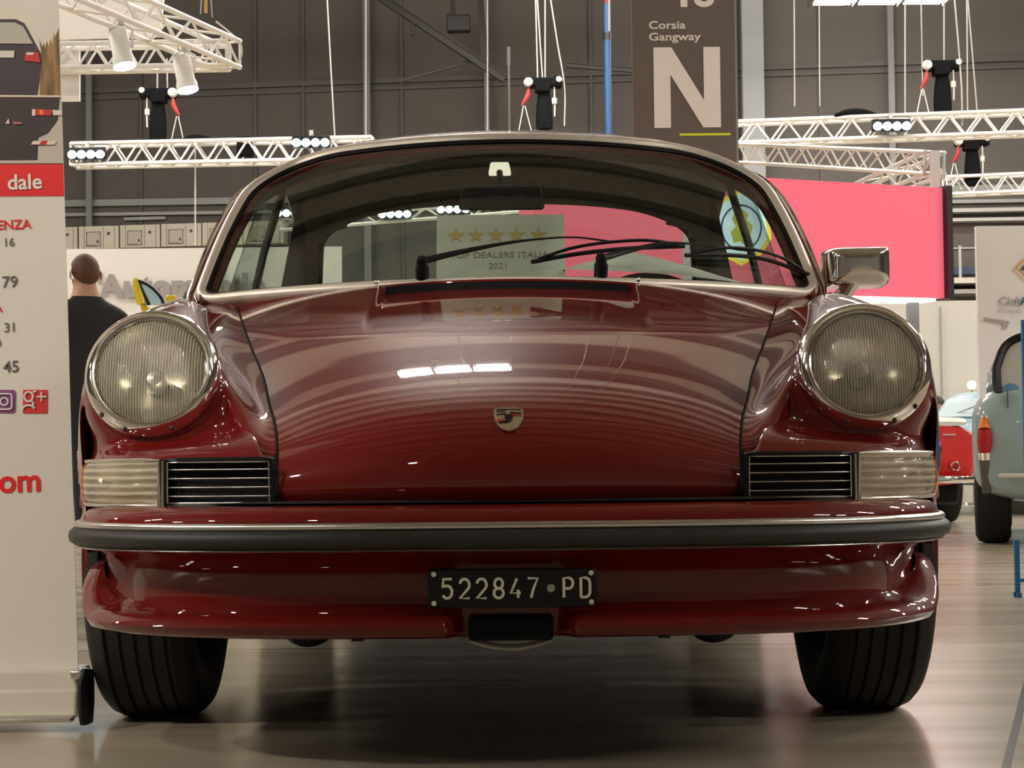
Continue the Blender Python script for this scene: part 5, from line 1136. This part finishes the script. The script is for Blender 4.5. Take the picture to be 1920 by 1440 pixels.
# ------------------------------------------------------------------ people
def person(name, label, foot, H, mats, yaw, pose, hair_len=0.0):
    """a standing figure as one skinned surface; local frame: x right, -y forward"""
    k = H / 1.78; R_ = Matrix.Rotation(yaw, 3, 'Z'); t = thing(name, label, 'person', foot)
    vs, es, rs = [], [], []
    def v(x, y, z, r, parent=None):
        vs.append(V((x, y, z)) * k); rs.append(r * k if not isinstance(r, tuple) else (r[0] * k, r[1] * k))
        if parent is not None: es.append((parent, len(vs) - 1))
        return len(vs) - 1
    P = pose
    dz = P.get('sit', 0)
    pel = v(0, 0, .96 - dz, (.150, .115)); wai = v(0, .01, 1.10 - dz, (.150, .11), pel); che = v(0, .015, 1.28 - dz, (.185, .125), wai); upc = v(0, .02, 1.41 - dz, (.150, .100), che)
    nk = v(0, .005, 1.495 - dz, (.082, .075), upc); hb = v(0, -.01, 1.575 - dz, (.068, .075), nk); hm = v(0, -.015, 1.66 - dz, (.080, .097), hb); ht = v(0, -.005, 1.74 - dz, (.060, .070), hm)
    v(0, -.100, 1.635 - dz, .018, hm)
    for s in (-1, 1):
        sh = v(s * .205, .02, 1.385 - dz, .080, upc); el = v(s * P['el'][0], P['el'][1], P['el'][2] - dz, .050, sh); wr = v(s * P['wr'][0], P['wr'][1], P['wr'][2] - dz, .032, el)
        dv = (V(P['wr']) - V(P['el'])).normalized(); dv = V((s * dv.x, dv.y, dv.z)); w0 = V((s * P['wr'][0], P['wr'][1], P['wr'][2] - dz)); pm = w0 + dv * .075; pa = v(*pm, (.040, .020), wr)
        sd = V((0, 1, 0)) if abs(dv.y) < .7 else V((1, 0, 0))
        for j, L in enumerate((.070, .082, .076, .060)):
            o = pm + sd * (-.030 + .020 * j); a = v(*(o + dv * .035), .0095, pa); b = v(*(o + dv * (.035 + L * .5) + V((-s * .008, 0, 0))), .0085, a); v(*(o + dv * (.03 + L * .95) + V((-s * .026, 0, 0))), .0075, b)
        o = w0 + dv * .035 - sd * .032; a = v(*o, .012, pa); v(*(o + dv * .05 - sd * .022 + V((-s * .012, 0, 0))), .0095, a)
        lx = P.get('lx', 0); f_ = .42 if dz else 0; hp = v(s * .085 + lx * .4, -f_ * .2, .88 - dz * .9, (.095, .10), pel); kn = v(s * .090 + lx, -.01 - f_, .50, .070, hp); an = v(s * .10 + lx, .03 - f_, .09, .050, kn); v(s * .11 + lx, -.13 - f_, .04, (.042, .035), an)
    me = bpy.data.meshes.new(name); me.from_pydata([tuple(p) for p in vs], es, []); o = bpy.data.objects.new('tmp', me); col.objects.link(o)
    o.modifiers.new('s', 'SKIN'); sk = me.skin_vertices[0].data
    for i, r in enumerate(rs): sk[i].radius = r if isinstance(r, tuple) else (r, r); sk[i].use_root = (i == 0)
    ss = o.modifiers.new('b', 'SUBSURF'); ss.levels = 2; ss.render_levels = 2
    dg = bpy.context.evaluated_depsgraph_get(); m2 = bpy.data.meshes.new_from_object(o.evaluated_get(dg)); bpy.data.objects.remove(o)
    for mm in mats: m2.materials.append(mm)
    for p in m2.polygons:
        p.use_smooth = True; c = p.center / k; c = V((c.x, c.y, c.z + (dz if c.z > .56 or not dz else 0)))
        if c.z > 1.50 and abs(c.x) < .13: p.material_index = 0                       # skin
        elif abs(c.x) > P['wr'][0] - .05 and c.z < P['wr'][2] + .03 and c.z > P['wr'][2] - .26 and (V(c) - V((math.copysign(P['wr'][0], c.x), P['wr'][1], P['wr'][2]))).length < .24 and (abs(c.x) > .2 or P['wr'][1] < -.15): p.material_index = 0
        elif c.z > .92: p.material_index = 1                                             # jacket
        elif c.z > .085: p.material_index = 2                                            # trousers
        else: p.material_index = 3
    m2.transform(R_.to_4x4()); bd = link('body', m2, None, t)
    hr = []
    for i in range(15):                        # hair cap with a shaped hairline
        ph_ = i / 14; row = []
        for j in range(40):
            a = 2 * math.pi * j / 40; back = max(0, math.sin(a)); lim = lerp(1.15, 2.35 + hair_len, back ** .5); th = ph_ * lim
            row.append(V((.0, -.012, 1.665 - dz)) + V((.090 * math.sin(th) * math.cos(a), .110 * math.sin(th) * math.sin(a), .116 * math.cos(th))))
        hr.append(row)
    q = MB().grid(hr, True); q.v = [R_ @ (p * k) + V(foot) for p in q.v]; part('hair', q, mats[4], t, 80)
    for s in (-1, 1):
        er = [V((s * (.083 + .006 * (r_ < .8)), .012 + .020 * r_ * math.cos(a) , 1.645 - dz + .032 * r_ * math.sin(a))) + V((s * .010 * (1 if r_ > .5 else .2), 0, 0)) for r_ in (1, .6, .05) for a in [2 * math.pi * j / 14 for j in range(14)]]
        q = MB().grid([er[0:14], er[14:28], er[28:42]], True); q.v = [R_ @ (p * k) + V(foot) for p in q.v]; part('ear', q, mats[0], t, 80)
        ey = V((s * .033, -.098, 1.67 - dz)); q = MB().lathe([(.0005, .012), (.008, .009), (.011, 0), (.008, -.008)], ey, (0, -1, 0), 12); q.v = [R_ @ (p * k) + V(foot) for p in q.v]; part('eye', q, M['white'], t)
    mk = [[V((.078 * math.sin(a) * (1 - .25 * f), -.010 - .105 * math.cos(a) * (1 - .1 * f * f), 1.630 - dz - .085 * f)) for a in [lerp(-1.25, 1.25, j / 16) for j in range(17)]] for f in (0, .33, .66, 1)]
    q = MB().grid(mk); q.v = [R_ @ (p * k) + V(foot) for p in q.v]; part('face_mask', q, c_('mask_blue', .30, .38, .50), t, 80)
    return t
skin = mat('skin', (.50, .27, .17), .55); jk = noise_mat('dark_jacket', (.020, .018, .020), (.030, .027, .029), (6, 6, 6), (.75, .85), .3, .15)
jn = mat('dark_jeans', (.010, .012, .020), .8); shoe = mat('dark_shoes', (.02, .018, .016), .5); hb_ = noise_mat('brown_hair', (.075, .030, .014), (.115, .050, .024), (60, 60, 60), (.6, .7), .4)
p = at(160, 560, 8.3)
person('person', 'man in a dark jacket with short brown hair, seen from behind beside the banner', (p.x, 8.3, 0), 1.80, [skin, jk, jn, shoe, hb_], math.pi + .5, {'el': (.34, .02, 1.18), 'wr': (.25, -.16, .98), 'lx': -.075})
p = at(366, 560, 9.0)
person('person', 'dark-haired person mostly hidden behind the left windscreen pillar', (p.x, 9.0, 0), 1.66, [skin, jk, jn, shoe, M.setdefault('black_hair', mat('black_hair', (.015, .013, .014), .6))], math.pi, {'el': (.25, .02, 1.14), 'wr': (.27, -.04, .88)})
p = at(1757, 760, 15.95)
person('person', 'small dark-clothed person sitting beyond the red car, against the cream stand wall', (p.x, 15.95, 0), 1.50, [skin, jk, jn, shoe, M['black_hair']], -math.pi / 2, {'el': (.24, .02, 1.14), 'wr': (.20, -.18, 1.02), 'sit': .45})
st_ = thing('stool', 'low black stool under the person sitting beyond the red car', 'stool', (p.x, 15.95, 0))
part('seat', MB().lathe([(.0005, .345), (.15, .345), (.16, .33), (.15, .31), (.0005, .31)], (p.x, 15.95, 0), (0, 0, 1), 24), M['black'], st_)
for k in range(4):
    a = math.pi / 4 + math.pi / 2 * k; part('leg', MB().tube([(p.x + .09 * math.cos(a), 15.95 + .09 * math.sin(a), .32), (p.x + .15 * math.cos(a), 15.95 + .15 * math.sin(a), 0)], .012), M['black'], st_)
def turn(o, pivot, deg):
    """turn a finished thing about a floor point"""
    R_ = Matrix.Rotation(math.radians(deg), 3, 'Z'); o.location = V(pivot) + R_ @ (o.location - V(pivot)); o.rotation_euler.z = math.radians(deg)
turn(bl, (bl.location.x - .67, 6.6, 0), -14.5);  turn(sc_, (sc_.location.x, 12.2, 0), -14)
